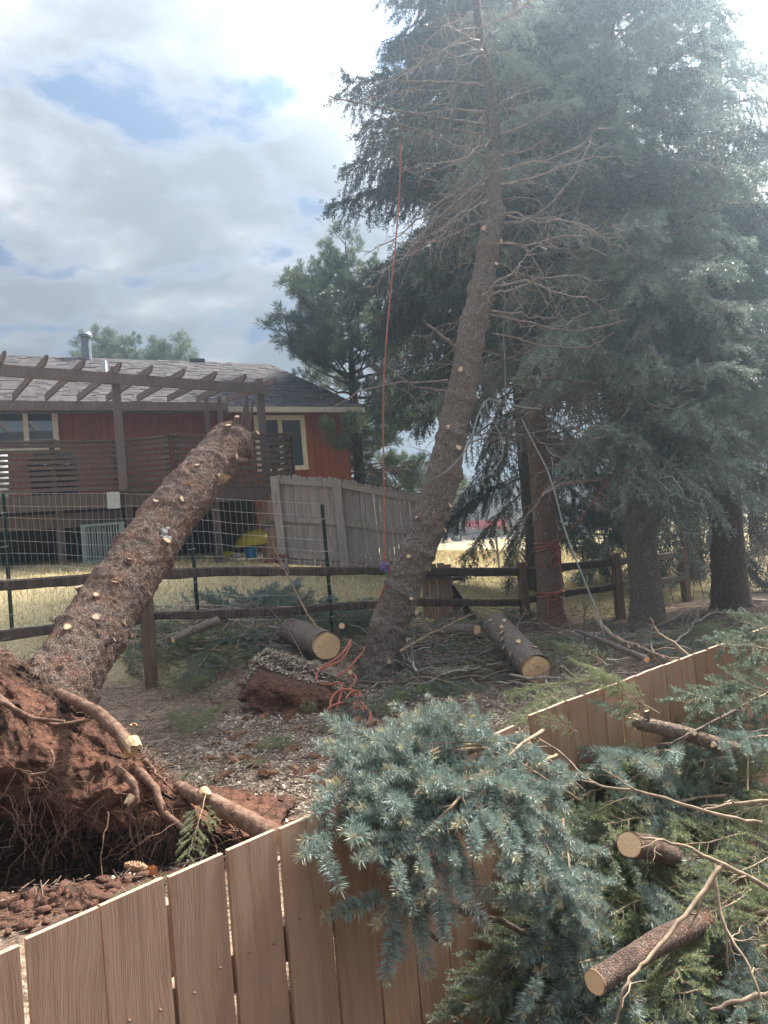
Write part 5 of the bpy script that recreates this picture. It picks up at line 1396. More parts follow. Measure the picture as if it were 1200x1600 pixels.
# ------------------------------------------------------------------ sawn logs
def log(label, A, B, r, bark, group=None, facetone='cut_wood', r2=None, stubs=0, notch=False, broken=False, n=56):
    """a log from its visible cut face A back to B"""
    A = np.asarray(A, float); B = np.asarray(B, float); root = thing('log', label, 'log', (A+B)/2, group)
    L = np.linalg.norm(B-A); path = np.array([A, A+(B-A)*.5+np.array([0, 0, .01]), B])
    b, pl, rr, T = bark_mesh(path, [r, (r+(r2 or r))/2, r2 or r], n, max(.012, r*.12), r*.055, int(abs(A[0]*97) % 50), cap1=True, capmat=1); b.build('trunk', [bark, M['cut_wood']], root, True)
    f = MB(); d = unit(A-B); ref = np.array([0, 0, 1.]); x = unit(np.cross(d, ref)); y = np.cross(x, d); m = 40; a = np.arange(m)*2*np.pi/m; rr_ = r*(1+.035*np.sin(a*2+1)+.02*np.sin(a*5)+RNG.normal(0, .006, m)); V = []
    if broken:
        for k in range(9):
            q = A+x*RNG.normal(0, r*.5)+y*RNG.normal(0, r*.5); f.tube([q-d*r*.6, q+d*r*.2, q+d*r*RNG.uniform(.4, 1.0)], [r*.45, r*.38, r*.06], 5)
        f.build('broken_end', M['splinter'], root)
    else:
        for s in (1.0, .75, .5, .25):
            p = A+d*(.006+.0*s)+s*rr_[:, None]*(np.cos(a)[:, None]*x+np.sin(a)[:, None]*y)
            if notch: k = np.clip((p-A)@unit(x*.75+y*.8)/r-.45, 0, 1); p = p-np.outer(k*r*.55, d)
            V.append(p+np.outer(RNG.normal(0, r*.008, m), d))
        V.append(A[None]+d*.006); V = np.vstack(V); i = np.arange(3)[:, None]*m; j = np.arange(m)[None, :]; j2 = (j+1) % m
        if notch: pass
        f.add(V, np.stack([i+j, i+j2, i+m+j2, i+m+j], -1).reshape(-1, 4)[:, ::-1], [[3*m+k, 4*m, 3*m+(k+1) % m] for k in range(m)], tone=np.concatenate([np.full(m, 1.), np.full(m, .75), np.full(m, .5), np.full(m, .25), [0]]))
        rim = np.vstack([V[:m], V[:m]-d*r*.25]); f.add(rim, [[k, (k+1) % m, m+(k+1) % m, m+k] for k in range(m)], tone=1.)
        f.build('cut_face', M['cut_wood'], root)
    for k in range(stubs):
        u = .1+.8*(k+RNG.uniform())/stubs; c = A+(B-A)*u; o = unit(RNG.normal(0, 1, 3)+np.array([-.1, -.9, .75])); o = unit(o-d*(o@d)); stub('branch_stub', c+o*r*.97, unit(o+d*.2), RNG.uniform(.10, .17)*r+.006, .03, root, bark)
    return root


log('large log with pale round cut face left of the leaning trunk', at(510, 1009, 7.35), at(455, 985, 8.9), .148, M['bark_grey'], notch=True)
log('knobbly log lying with notched cut face towards the viewer, below the roped spruce', at(838, 1046, 6.55), at(775, 978, 7.9), .135, M['bark_grey'], stubs=11, notch=True)
log('short grey log lying between the notched log and leaning trunk', at(745, 985, 8.6), at(700, 985, 8.9), .07, M['bark_grey'])
log('thick round log end in the spruce pile, split across its face', at(984, 1320, 1.95), at(1050, 1338, 2.25), .033, M['bark_near'])
log('reddish log with slanting pale cut end low in the spruce pile', at(931, 1534, 1.66), at(1105, 1435, 2.0), .0265, M['bark_near'], r2=.03)
log('pale broken branch resting against the upper board fence', at(990, 1128, 2.62), at(1150, 1172, 2.5), .024, M['bark_pale'], broken=True, stubs=3)
log('reddish limb ends deep in the spruce pile right of the slanting log', at(1075, 1440, 2.15), at(1180, 1425, 2.4), .034, M['bark_near'])
log('dead grey limb lying across the litter behind the upper board fence', at(1010, 1030, 6.2), at(900, 985, 7.2), .03, M['bark_grey'], r2=.016)
log('slim pole lying on the ground by the root plate and board fence', at(408, 1247, 4.0), at(505, 1250, 4.05), .022, M['bark_red'])
log('curved grey limb lying below the split rail near the upright trunk at left', at(340, 970, 7.6), at(270, 1000, 7.2), .05, M['bark_grey'], r2=.035)


# ------------------------------------------------------------------ ropes
def smooth_path(P, k=12):
    P = np.asarray(P, float); n = len(P); out = []
    for i in range(n-1):
        p0, p1, p2, p3 = P[max(0, i-1)], P[i], P[i+1], P[min(n-1, i+2)]
        for t in np.linspace(0, 1, k, endpoint=False): out.append(.5*((2*p1)+(-p0+p2)*t+(2*p0-5*p1+4*p2-p3)*t*t+(-p0+3*p1-3*p2+p3)*t**3))
    out.append(P[-1]); return np.array(out)


def rope(b, pts, r, k=12, mat=0, n=7):
    Q = smooth_path(pts, k); s = np.append(0, np.cumsum(np.linalg.norm(np.diff(Q, axis=0), axis=1))); b.tube(Q, r, n, mat, tone=s)


def ropes():
    pl, rr, T = LEAN
    def on(x, y, lift=.012):
        p, nrm, r = surf_point(pl, rr, T, x, y); return p+nrm*lift
    knot = at(600, 885, 7.1)
    root = thing('orange_rope', 'long orange rope hanging from a high branch down to a tangle on the ground', 'rope', at(540, 1100, 6.2))
    b = MB(); rope(b, [at(627, 195, 7.6), at(624, 300, 7.5), at(618, 380, 7.45), at(610, 460, 7.4), at(603, 540, 7.35), at(599, 620, 7.3), at(599, 700, 7.25), at(600, 780, 7.2), at(601, 850, 7.12), knot], .008); b.build('hanging_line', M['rope_orange'], root, True)
    b = MB(); rope(b, [at(600, 870, 7.12), on(598, 895), on(592, 925), on(584, 955), on(574, 985), on(564, 1010), at(553, 1035, 6.9), at(538, 1050, 6.75), at(520, 1057, 6.7), at(506, 1052, 6.7), at(502, 1043, 6.7), at(520, 1033, 6.75), at(537, 1018, 6.85), at(548, 1000, 7.0)], .010); b.build('trailing_line', M['rope_orange'], root, True)
    b = MB(); rope(b, [at(548, 1000, 7.0), at(545, 1012, 6.9), at(535, 1030, 6.8), at(515, 1040, 6.7), at(500, 1046, 6.62), at(494, 1058, 6.55), at(500, 1068, 6.5), at(515, 1070, 6.45), at(530, 1067, 6.4), at(534, 1078, 6.3), at(528, 1100, 6.1), at(521, 1125, 6.0), at(516, 1112, 6.0), at(518, 1092, 6.1), at(530, 1079, 6.2), at(548, 1078, 6.3), at(558, 1082, 6.3), at(560, 1090, 6.2), at(548, 1096, 6.1), at(530, 1099, 6.05), at(514, 1107, 6.0), at(508, 1122, 5.98)], .0105); b.build('rope_tangle', M['rope_orange'], root, True)
    b = MB(); rope(b, [at(548, 1070, 6.4), at(544, 1060, 6.45), at(550, 1053, 6.5), at(556, 1060, 6.45), at(552, 1068, 6.4), at(547, 1075, 6.35), at(552, 1085, 6.25), at(562, 1095, 6.15), at(570, 1105, 6.05), at(578, 1113, 5.95), at(577, 1125, 5.85), at(571, 1138, 5.75), at(570, 1144, 5.7), at(560, 1149, 5.6), at(555, 1160, 5.5), at(554, 1175, 5.4)], .0125); b.build('rope_tangle', M['rope_orange'], root, True)
    b = MB(); rope(b, [at(540, 1092, 6.1), at(548, 1082, 6.2), at(558, 1080, 6.25), at(563, 1086, 6.2), at(556, 1096, 6.1), at(552, 1106, 6.0), at(556, 1117, 5.95), at(563, 1117, 5.95), at(567, 1110, 5.98), at(562, 1105, 6.02), at(550, 1109, 6.0), at(540, 1116, 5.95), at(530, 1120, 5.95)], .0105); b.build('rope_tangle', M['rope_orange'], root, True)
    kr = thing('friction_knot', 'purple and green friction knot tied on the orange rope by the trunk', 'knot', knot)
    for k in range(5):
        c = knot+np.array([RNG.normal(0, .006), -.01, .035-k*.02]); a = np.linspace(0, 6.28, 12); b = MB(); b.tube(np.stack([c[0]+.026*np.cos(a)*(1+.25*(k % 2)), c[1]+.026*np.sin(a), c[2]+.012*np.sin(a+k)], 1), .0065, 6); b.build('loop', M['rope_purple'], kr, True)
    b = MB(); rope(b, [knot+np.array([.0, -.02, -.03]), knot+np.array([.025, -.03, -.06]), knot+np.array([.02, -.03, -.1]), knot+np.array([.005, -.03, -.07])], .008, 6); b.build('tail', M['rope_green'], kr, True)
    # rope tied twice round the slim spruce
    pl2, rr2, TT = T2; root = thing('orange_rope', 'orange rope wrapped twice round the slim spruce with a hanging loop', 'rope', at(870, 900, 10.3))
    def ring(y, tilt, m=24, turns=1.0, lift=.014):
        o = np.array([0, 0, EYE]); p, nrm, r = surf_point(pl2, rr2, TT, 858, y); c = p-nrm*r; a = np.linspace(-2.4, 2.4+6.28*(turns-1), m); f = unit(o-c); f[2] = 0; f = unit(f); s = np.cross((0, 0, 1), f)
        return np.array([c+(r+lift)*(math.cos(t)*f+math.sin(t)*s)+np.array([0, 0, tilt*math.sin(t)]) for t in a])
    for y, tl in ((853, .02), (849, -.015), (857, .03), (930, .03), (926, .0)):
        b = MB(); rope(b, ring(y, tl), .010, 2); b.build('wrap', M['rope_orange'], root, True)
    F_ = lambda x, y: (lambda s: s[0]+s[1]*.03)(surf_point(pl2, rr2, TT, x, y))
    for pts in ([(866, 848), (870, 858), (862, 870), (860, 880), (866, 886), (871, 876), (868, 862), (868, 850)], [(872, 850), (873, 870), (874, 890), (876, 905), (877, 915), (870, 924), (860, 930)], [(858, 932), (857, 950), (858, 972)], [(855, 853), (862, 847), (870, 851), (864, 856), (857, 850), (868, 846)], [(852, 932), (860, 926), (868, 930), (861, 935), (855, 929), (866, 926), (870, 931)]):
        b = MB(); rope(b, [F_(*p) for p in pts], .011, 6); b.build('loop', M['rope_orange'], root, True)
    b = MB(); rope(b, [F_(872, 846), at(905, 812, 9.7), at(938, 768, 9.2), at(962, 735, 9.3)], .009, 6); b.build('taut_line', M['rope_orange'], root, True)
    root = thing('grey_rope', 'grey-green rope looped off the leaning trunk and stretched down to the litter', 'rope', at(955, 1040, 6.8))
    b = MB(); rope(b, [at(660, 756, 7.3), at(690, 742, 7.15), at(718, 716, 7.15), at(735, 688, 7.2), at(745, 655, 7.3), at(755, 632, 7.35), at(765, 624, 7.4), at(785, 628, 7.5), at(815, 636, 7.6), at(846, 639, 7.7)], .0088); b.build('rope_line', M['rope_grey'], root, True)
    b = MB(); rope(b, [at(760, 628, 7.35), at(763, 645, 7.3), at(775, 665, 7.3), at(785, 690, 7.3), at(784, 715, 7.3), at(768, 738, 7.3), at(745, 755, 7.35), at(722, 764, 7.4)], .006); b.build('rope_line', M['rope_grey'], root, True)
    b = MB(); rope(b, [at(815, 655, 7.7), at(835, 695, 7.6), at(855, 735, 7.5), at(868, 775, 7.4), at(880, 820, 7.3), at(895, 862, 7.2), at(912, 905, 7.1), at(930, 950, 6.95), at(955, 1030, 6.75)], .0088); b.build('rope_line', M['rope_grey'], root, True)
    b = MB(); rope(b, [at(789, 455, 8.0), at(787, 520, 8.0), at(789, 570, 8.0), at(790, 640, 8.0)], .007); b.build('rope_line', M['rope_grey'], root, True)


ropes()

# ------------------------------------------------------------------ cut boughs lying about
BW = {}


HEAP = {}


def lay(kind, A, B, label, group, up=(0, -.5, .85), roll=0.0, cat='branch', name='spruce_bough', k=None, heap=None):
    wme, nme, L = PROTO[kind][int(RNG.integers(len(PROTO[kind]))) if k is None else k]
    m = frame(A, B, up, roll, base=L)
    if heap:        # deep in the heap nobody could count them: all of these belong to one mass
        if heap not in HEAP: HEAP[heap] = thing('bough_heap', heap, 'branches', A); HEAP[heap]['kind'] = 'stuff'
        for me, nm in ((wme, 'branch'), (nme, 'needles')): put(me, nm, m, HEAP[heap], np.array(HEAP[heap].location))
        return HEAP[heap]
    root = bpy.data.objects.new(name, None); COL.objects.link(root); root.matrix_world = m; root.empty_display_size = .1; tag(root, label, cat, group)
    for me, nm in ((wme, 'branch'), (nme, 'needles')):
        o = bpy.data.objects.new(nm, me); COL.objects.link(o); o.parent = root
    return root


GB = 'blue spruce boughs draped over the board fence'
blue = [((770, 1160, 2.30), (545, 1195, 2.02)), ((760, 1170, 2.25), (512, 1245, 1.93)), ((745, 1185, 2.2), (510, 1335, 1.82)), ((735, 1200, 2.15), (575, 1440, 1.76)), ((740, 1190, 2.12), (650, 1415, 1.76)), 
        ((790, 1200, 2.1), (838, 1375, 1.8)), ((800, 1160, 2.3), (660, 1165, 2.05)), ((830, 1180, 2.25), (770, 1290, 1.88)), ((700, 1180, 2.15), (600, 1310, 1.83)), ((850, 1140, 2.4), (745, 1215, 2.0)),
        ((850, 1260, 2.15), (845, 1480, 1.85)), ((880, 1280, 2.15), (905, 1440, 1.85)), ((690, 1165, 2.2), (560, 1275, 1.88)), ((800, 1180, 2.2), (705, 1300, 1.82)), ((820, 1260, 2.0), (870, 1420, 1.78)), ((870, 1180, 2.35), (800, 1240, 2.0)), ((720, 1150, 2.3), (610, 1175, 2.1)), ((840, 1300, 2.05), (930, 1480, 1.85)), ((780, 1150, 2.35), (640, 1240, 1.98)), ((750, 1220, 2.05), (620, 1360, 1.78))]
for k, (a, c) in enumerate(blue):
    (ax_, ay_, _), (bx_, by_, _) = a, c
    lab = 'blue spruce bough '+('pointing flat left over' if by_-ay_ < 70 else 'slanting down over' if abs(bx_-ax_) > 75 else 'hanging steeply down')+' the fence, '+('cascade left end' if bx_ < 600 else 'cascade left of centre' if bx_ < 700 else 'cascade right of centre' if bx_ < 800 else 'cascade right end')
    if k == 3: lab = 'lowest blue spruce bough tip hanging down the board fence face'
    if k == 2: lab = 'leftmost blue spruce bough spilling over the board fence top'
    lay('blue', at(*a), at(*c), lab, GB, (.0, -.75, .65), RNG.normal(0, .3))
# the pile at lower right
GP_ = 'green spruce boughs heaped against the fence at right'


def pile_Y(px, py): return np.interp(py, [1120, 1200, 1300, 1400, 1500, 1600, 1700], [2.75, 2.55, 2.3, 2.08, 1.9, 1.74, 1.6])+.10*math.sin(px*.021+py*.013)


rngp = np.random.default_rng(5)
for layer, n, dY in ((0, 80, .42), (1, 78, .2), (2, 70, .05)):
    for k in range(n):
        px = rngp.uniform(790, 1290); py = rngp.uniform(1150, 1700)
        if px < 930 and py > 1250 and py < 1480 and layer == 2: continue
        if px < 880-(py-1150)*.22 : px = rngp.uniform(900, 1290)
        a = rngp.normal(2.75 if py < 1350 else 2.2, .55); ln = rngp.uniform(130, 270)*(.8 if layer == 2 else 1); qx, qy = px+math.cos(a)*ln, py+math.sin(a)*ln*.55
        if qx < 730 or (qx < 800 and 1310 < qy < 1530): continue
        kind = ['green', 'sage', 'blue'][int(rngp.choice(3, p=[.58, .34, .08] if py < 1360 else [.3, .38, .32]))]
        A, B = at(px, py, pile_Y(px, py)+dY+.06), at(qx, qy, pile_Y(qx, qy)+dY-.04)
        mx, my = (px+qx)/2, (py+qy)/2; vb = ['below the upper fence', 'by the long pale branch', 'by the round log', 'by the slanting log', 'at the bottom'][int(np.clip((my-1180)/90, 0, 4))]
        hb = 'heap left' if mx < 920 else 'heap middle' if mx < 1080 else 'heap right'; hue = {'green': 'green', 'sage': 'grey-green', 'blue': 'blue-green'}[kind]
        lay(kind, A, B, hue+' cut spruce bough '+('half buried ' if layer == 1 else 'lying uppermost ')+vb+', '+hb, GP_, (rngp.normal(0, .3), -.6, .75), rngp.normal(0, .4), heap='mass of tangled spruce boughs deep inside the heap at lower right' if layer == 0 else None)
# boughs hanging low in front of the fence
for k in range(26):
    px = rngp.uniform(760, 1000); py = rngp.uniform(1440, 1600); A = at(px+60, py-60, 2.2); B = at(px-rngp.uniform(20, 90), py+rngp.uniform(30, 130), 1.95)
    lay(['green', 'blue', 'sage'][k % 3], A, B, 'shaded spruce bough low in the heap beside the fence foot', 'shaded boughs low in the heap', (0, -.8, .6), rngp.normal(0, .5), heap='mass of tangled spruce boughs deep inside the heap at lower right')
# sprays over the upper fence and on its far side
GS = 'spruce sprays over the upper fence'
for k, (a, c, kind) in enumerate([((1030, 1115, 2.55), (915, 1062, 2.5), 'green'), ((1015, 1110, 2.52), (945, 1058, 2.5), 'green'), ((1010, 1125, 2.5), (930, 1095, 2.45), 'sage'), ((1245, 1090, 2.85), (1075, 1090, 2.65), 'sage'), ((1250, 1060, 2.9), (1120, 1120, 2.6), 'sage'), ((1230, 1140, 2.7), (1070, 1150, 2.55), 'sage'), ((1260, 990, 3.15), (1155, 1010, 2.95), 'sage'), ((905, 1145, 2.45), (845, 1122, 2.4), 'green'), ((1250, 1025, 3.0), (1120, 1002, 2.85), 'sage'), ((1240, 1000, 3.1), (1150, 965, 3.0), 'sage'), ((1250, 1110, 2.8), (1150, 1055, 2.75), 'sage'), ((1250, 1150, 2.65), (1130, 1170, 2.5), 'blue')]):
    lay(kind, at(*a), at(*c), 'spruce spray sprawling over the upper part of the board fence', GS, (0, -.7, .7), RNG.normal(0, .4))
for k, (a, c) in enumerate([((980, 1075, 4.6), (905, 1035, 4.9)), ((960, 1075, 4.4), (880, 1065, 4.6)), ((930, 1090, 4.2), (830, 1100, 4.3)), ((900, 1065, 5.2), (800, 1095, 4.9)), ((950, 1040, 5.5), (880, 1005, 6.0)), ((920, 1100, 3.9), (800, 1120, 4.2)), ((880, 1080, 4.8), (815, 1120, 4.6))]):
    lay('green', at(*a), at(*c), 'green spruce bough lying on the litter just behind the upper board fence', 'boughs behind the upper fence', (0, -.4, .9), RNG.normal(0, .3))


def ground_bough(kind, px, py, Y, ang, ln, label, group, lift=.06):
    p = at(px, py, Y); g = gz(p[0], p[1]); A = np.array([p[0], p[1], g+lift]); B = A+np.array([math.cos(ang)*ln, math.sin(ang)*ln, .02]); B[2] = gz(B[0], B[1])+lift*.8; return lay(kind, A, B, label, group, (0, -.2, 1), RNG.normal(0, .35))


def gpt(px, py, lo=2.0, hi=14.0):
    """where the view ray through a pixel meets the ground"""
    Ys = np.linspace(lo, hi, 240); P = np.array([at(px, py, Y) for Y in Ys]); d = P[:, 2]-ground_z(P[:, 0], P[:, 1]); k = np.argmax(d < 0); return P[k] if d[k] < 0 else P[-1]


rngg = np.random.default_rng(9)
for lab, grp, boxes, kind, n, ln in [
    ('dark spruce bough lying in the brush below the split rail fence at left', 'boughs below the rail fence', [(215, 560, 955, 1035)], 'sage', 36, .75),
    ('spruce bough lying among bare sticks right of the leaning trunk', 'boughs right of the leaning trunk', [(640, 830, 960, 1085)], 'sage', 38, .7),
    ('spruce bough lying on the litter at the foot of the leaning trunk', 'boughs at the trunk foot', [(560, 700, 1070, 1140)], 'sage', 9, .45),
    ('scrap of spruce bough on the bare litter in the yard', 'scraps on the litter', [(300, 520, 1130, 1240), (850, 1000, 985, 1040)], 'green', 14, .3)]:
    for k in range(n):
        bx = boxes[k % len(boxes)]; px = rngg.uniform(bx[0], bx[1]); py = rngg.uniform(bx[2], bx[3]); px = px-130 if px > 775 and py > 990 and bx[0] == 640 else px; p = gpt(px, py, 3)
        A = np.array([p[0], p[1], gz(p[0], p[1])+rngg.uniform(.05, .26)]); a = rngg.uniform(0, 6.28); l = ln*rngg.uniform(.6, 1.2); B = A+np.array([math.cos(a)*l, math.sin(a)*l, 0]); B[2] = gz(B[0], B[1])+.04
        lay(kind, A, B, lab, grp, (0, -.3, 1), rngg.normal(0, .4))
for k, (px, py, lab) in enumerate([(290, 1085, 'dark green spruce sprig in the litter nearest the fence post'), (300, 1150, 'bushy dark green spruce sprig beside the root plate')]):
    for j in range(8):
        p = gpt(px+rngg.uniform(-22, 22), py+rngg.uniform(-4, 16), 3); A = np.array([p[0], p[1], gz(p[0], p[1])+.03]); a = rngg.uniform(0, 6.28); B = A+np.array([math.cos(a)*.32, math.sin(a)*.24, .08+.12*rngg.uniform()]); lay('green', A, B, lab, 'sprigs '+('near the post' if k == 0 else 'beside the root plate'), (0, -.4, 1), 0)
lay('green', at(322, 1240, 3.0), at(300, 1345, 2.75), 'single green sprig hanging off the root at the fence top', None, (0, -1, .2))
for k in range(3): lay('green', at(190+k*25, 1385-k*8, 2.5), at(215+k*28, 1410-k*10, 2.35), 'small green sprig on the soil just behind the fence', 'sprigs on soil behind the fence', (0, -.3, 1))
for lab, bx, n in [('brushy mass of cut boughs lying below the split rail fence at left', (195, 560, 965, 1040), 90), ('brushy mass of cut boughs between leaning trunk and roped spruce', (640, 870, 985, 1085), 90), ('brushy mass of cut boughs on the litter behind the upper board fence', (860, 1060, 990, 1060), 40)]:
    for k in range(n):
        qx_, qy_ = rngg.uniform(*bx[:2]), rngg.uniform(*bx[2:])
        if 770 < qx_ < 900 and qy_ > 975 and k % 4: continue
        p = gpt(qx_, qy_, 3); A = np.array([p[0], p[1], gz(p[0], p[1])+rngg.uniform(.02, .2)]); a = rngg.uniform(0, 6.28); l = rngg.uniform(.5, 1.1); B = A+np.array([math.cos(a)*l, math.sin(a)*l, 0]); B[2] = gz(B[0], B[1])+rngg.uniform(.02, .14)
        if fence_side(B[:1], B[1:2])[0] < .1: continue
        if k % 3 == 0: lay('sage' if k % 2 else 'green', A, B, '', None, (0, -.3, 1), rngg.normal(0, .5), heap=lab)
        else:
            if lab not in HEAP: HEAP[lab] = thing('bough_heap', lab, 'branches', A); HEAP[lab]['kind'] = 'stuff'
            put(DEAD[k % 5][0], 'bare_branch', frame(A, B, (0, 0, 1), rngg.uniform(0, 6.28), s=l*1.25), HEAP[lab], np.array(HEAP[lab].location))
# low junipers beyond the wire fence
for lab, cx, n, kind in [('low blue-grey juniper spreading on the lawn under the top rail at left', 420, 34, 'blue'), ('dark low juniper beside the third green steel post', 555, 26, 'sage')]:
    c = at(cx, 935, 9.9); c[2] = gz(c[0], c[1]); root = thing('juniper_shrub', lab, 'shrub', c)
    for k in range(n):
        wme, nme, L = PROTO[kind][int(rngg.integers(len(PROTO[kind])))]; px = cx+rngg.uniform(-72, 72) if kind == 'blue' else cx+rngg.uniform(-34, 40); p = at(px, 930, 9.9+rngg.uniform(-.5, .9)); p[2] = gz(p[0], p[1]); a = rngg.uniform(0, 6.28)
        put(nme, 'bough', frame(p, p+np.array([math.cos(a)*.5, math.sin(a)*.4, rngg.uniform(.1, .38)]), (0, 0, 1), 0, s=.5/L*rngg.uniform(.7, 1.2)), root, c)
    b = MB(); b.tube([c-np.array([0, 0, .1]), c+np.array([.05, 0, .15])], [.05, .03], 8); b.build('stem', M['bark_dark'], root)

# ------------------------------------------------------------------ bare sticks
def P_near(pts): return pts[0][2] < 2.9


def stick(label, pts, r, group=None, mat_='twig', subs=4, name='stick', bare=.6):
    r = r*(.72 if P_near(pts) else 1.0); b = MB(); P = path_px(pts); Q = smooth_path(P, 6); Q[1:-1] += RNG.normal(0, r*.25, Q[1:-1].shape); b.tube(Q, np.linspace(r, r*.4, len(Q)), 7, capmat=None)
    L = np.linalg.norm(Q[-1]-Q[0])
    for k in range(subs):
        c = Q[RNG.integers(len(Q)//5, len(Q)-1)]; ll = L*RNG.uniform(.12, .35); d = unit(Q[-1]-Q[0])*.7+RNG.normal(0, .45, 3); q = curve(c, d, ll, ll*.15, 6, ll*.04); b.tube(q, np.linspace(r*.45, r*.15, 6), 4, caps=False)
        for m in range(2): b.tube(curve(q[2+m], d+RNG.normal(0, .6, 3), ll*.4, ll*.05, 4, ll*.02), np.linspace(r*.25, r*.1, 4), 3, caps=False)
    return tag(b.build(name, M[mat_], None, True), label, 'branch', group)


stick('long thin bare branch rising from the large log across both rails', [(505, 995, 7.5), (478, 955, 7.7), (450, 900, 8), (425, 850, 8.2)], .014, subs=6, mat_='twig_pale')
stick('grey bare branch leaning over the litter left of the large log', [(478, 1035, 6.8), (450, 985, 7.2), (420, 950, 7.6)], .008, subs=4)
stick('bare limb rising right from the leaning trunk foot', [(625, 1018, 7.1), (665, 995, 7.3), (705, 975, 7.5), (742, 958, 7.7)], .016, subs=4, mat_='twig_pale')
stick('forked twig with torn pale tip across the orange rope tangle', [(505, 1050, 6.3), (535, 1062, 6.15), (575, 1076, 6.0)], .012, subs=2)
stick('thick pale fallen limb pointing at the upper board fence', [(928, 965, 7.1), (960, 995, 6.7), (1000, 1012, 6.4), (1040, 1030, 6.1)], .026, subs=6, mat_='twig_pale')
stick('upright bare stick standing in the litter below the rail', [(915, 1010, 7.3), (913, 975, 7.3), (915, 945, 7.3)], .014, subs=2)
stick('curved bare twig by the roped spruce', [(850, 1025, 7.4), (860, 995, 7.6), (885, 975, 7.8), (910, 965, 8)], .008, subs=2)
stick('long pale branch lying across the top of the spruce heap', [(1190, 1286, 2.1), (1100, 1268, 2.12), (1010, 1238, 2.15), (930, 1225, 2.2), (880, 1180, 2.3), (835, 1150, 2.35)], .0085, subs=7, mat_='twig_pale')
stick('pale limb entering the spruce heap from the right edge', [(1240, 1250, 2.2), (1160, 1255, 2.2), (1100, 1265, 2.2)], .011, subs=3, mat_='twig_pale')
stick('bare grey branch above the round log end', [(1205, 1390, 1.8), (1120, 1345, 1.82), (1060, 1320, 1.84), (1000, 1308, 1.86)], .0095, subs=5, mat_='twig_pale')
stick('thin bare branch bending down past the slanting log', [(1125, 1355, 1.7), (1070, 1430, 1.62), (1010, 1500, 1.55), (975, 1545, 1.5), (960, 1620, 1.48)], .008, subs=3, mat_='twig_pale')
stick('second thin bare branch arching down at the right of the heap', [(1115, 1350, 1.75), (1130, 1440, 1.68), (1170, 1510, 1.6), (1195, 1580, 1.55)], .0065, subs=5, mat_='twig_pale')
stick('bare twig cluster hanging below the grey branch in the heap', [(1130, 1350, 1.76), (1100, 1400, 1.74), (1080, 1450, 1.72)], .006, subs=9, mat_='twig_pale')
stick('brown branch running under the blue boughs along the fence', [(655, 1418, 1.88), (720, 1422, 1.95), (780, 1440, 2.0), (850, 1462, 2.02), (960, 1466, 2.05)], .017, subs=2)
stick('stub of brown branch hanging below the blue boughs', [(640, 1400, 1.86), (655, 1435, 1.85), (688, 1475, 1.83)], .014, subs=1)
stick('bare limb low at the right corner of the heap', [(1240, 1545, 1.6), (1170, 1560, 1.6), (1110, 1578, 1.6)], .0105, subs=3, mat_='twig_pale')
stick('long upright twig standing before the upper fence at right', [(1168, 1235, 2.5), (1165, 1160, 2.6), (1140, 1100, 2.7), (1105, 1055, 2.8)], .0055, subs=5, mat_='twig_pale')
stick('pale bent branch leaning over the upper fence top', [(1118, 1065, 2.95), (1060, 1010, 3.05), (1030, 990, 3.1), (1015, 965, 3.1)], .0085, subs=3, mat_='twig_pale')
stick('forked bare branch over the pale broken branch', [(1150, 1110, 2.6), (1100, 1135, 2.55), (1070, 1150, 2.5), (1045, 1165, 2.5)], .008, subs=5, mat_='twig')
stick('yellowish bare twigs arching over the blue boughs', [(905, 1250, 2.1), (850, 1215, 2.1), (800, 1185, 2.15), (770, 1175, 2.2)], .0055, subs=8, mat_='twig_pale')
stick('brown branch lying on the litter at the root plate end', [(512, 1255, 3.9), (455, 1243, 4.0), (405, 1240, 4.1)], .014, subs=3)
stick('small branch lying across the brown branch near the fence', [(470, 1275, 3.6), (500, 1245, 3.9), (525, 1228, 4.1)], .01, subs=3)
for k in range(60):
    px = rngg.uniform(640, 800); py = rngg.uniform(990, 1085); p = gpt(px, py, 4); a = rngg.uniform(-.5, .5)+(3.14 if k % 2 else 0); me, L = STICK[k % 4]; o = bpy.data.objects.new('stick', me); COL.objects.link(o); A = p+np.array([0, 0, rngg.uniform(.03, .2)]); s = rngg.uniform(.6, 1.3)
    o.matrix_world = frame(A, A+np.array([math.cos(a)*s, math.sin(a)*.6*s, rngg.uniform(-.08, .14)]), (0, 0, 1), rngg.uniform(0, 6), s=s); tag(o, 'bare brown stick in the tangle right of the leaning trunk', 'branch', 'bare sticks right of the leaning trunk')
for k in range(40):
    px = rngg.uniform(260, 560); py = rngg.uniform(955, 1040) if k < 18 else rngg.uniform(1100, 1250); p = gpt(px, py, 3); a = rngg.uniform(0, 6.28); me, L = STICK[k % 4]; o = bpy.data.objects.new('stick', me); COL.objects.link(o); A = p+np.array([0, 0, rngg.uniform(.02, .12)]); s = rngg.uniform(.4, 1.0)*(1 if k < 18 else .6)
    o.matrix_world = frame(A, A+np.array([math.cos(a)*s, math.sin(a)*s, rngg.uniform(-.05, .12)]), (0, 0, 1), rngg.uniform(0, 6), s=s*(.8 if k < 18 else .5)); tag(o, 'bare brown stick lying on the litter left of the leaning trunk', 'branch', 'bare sticks left of the leaning trunk')

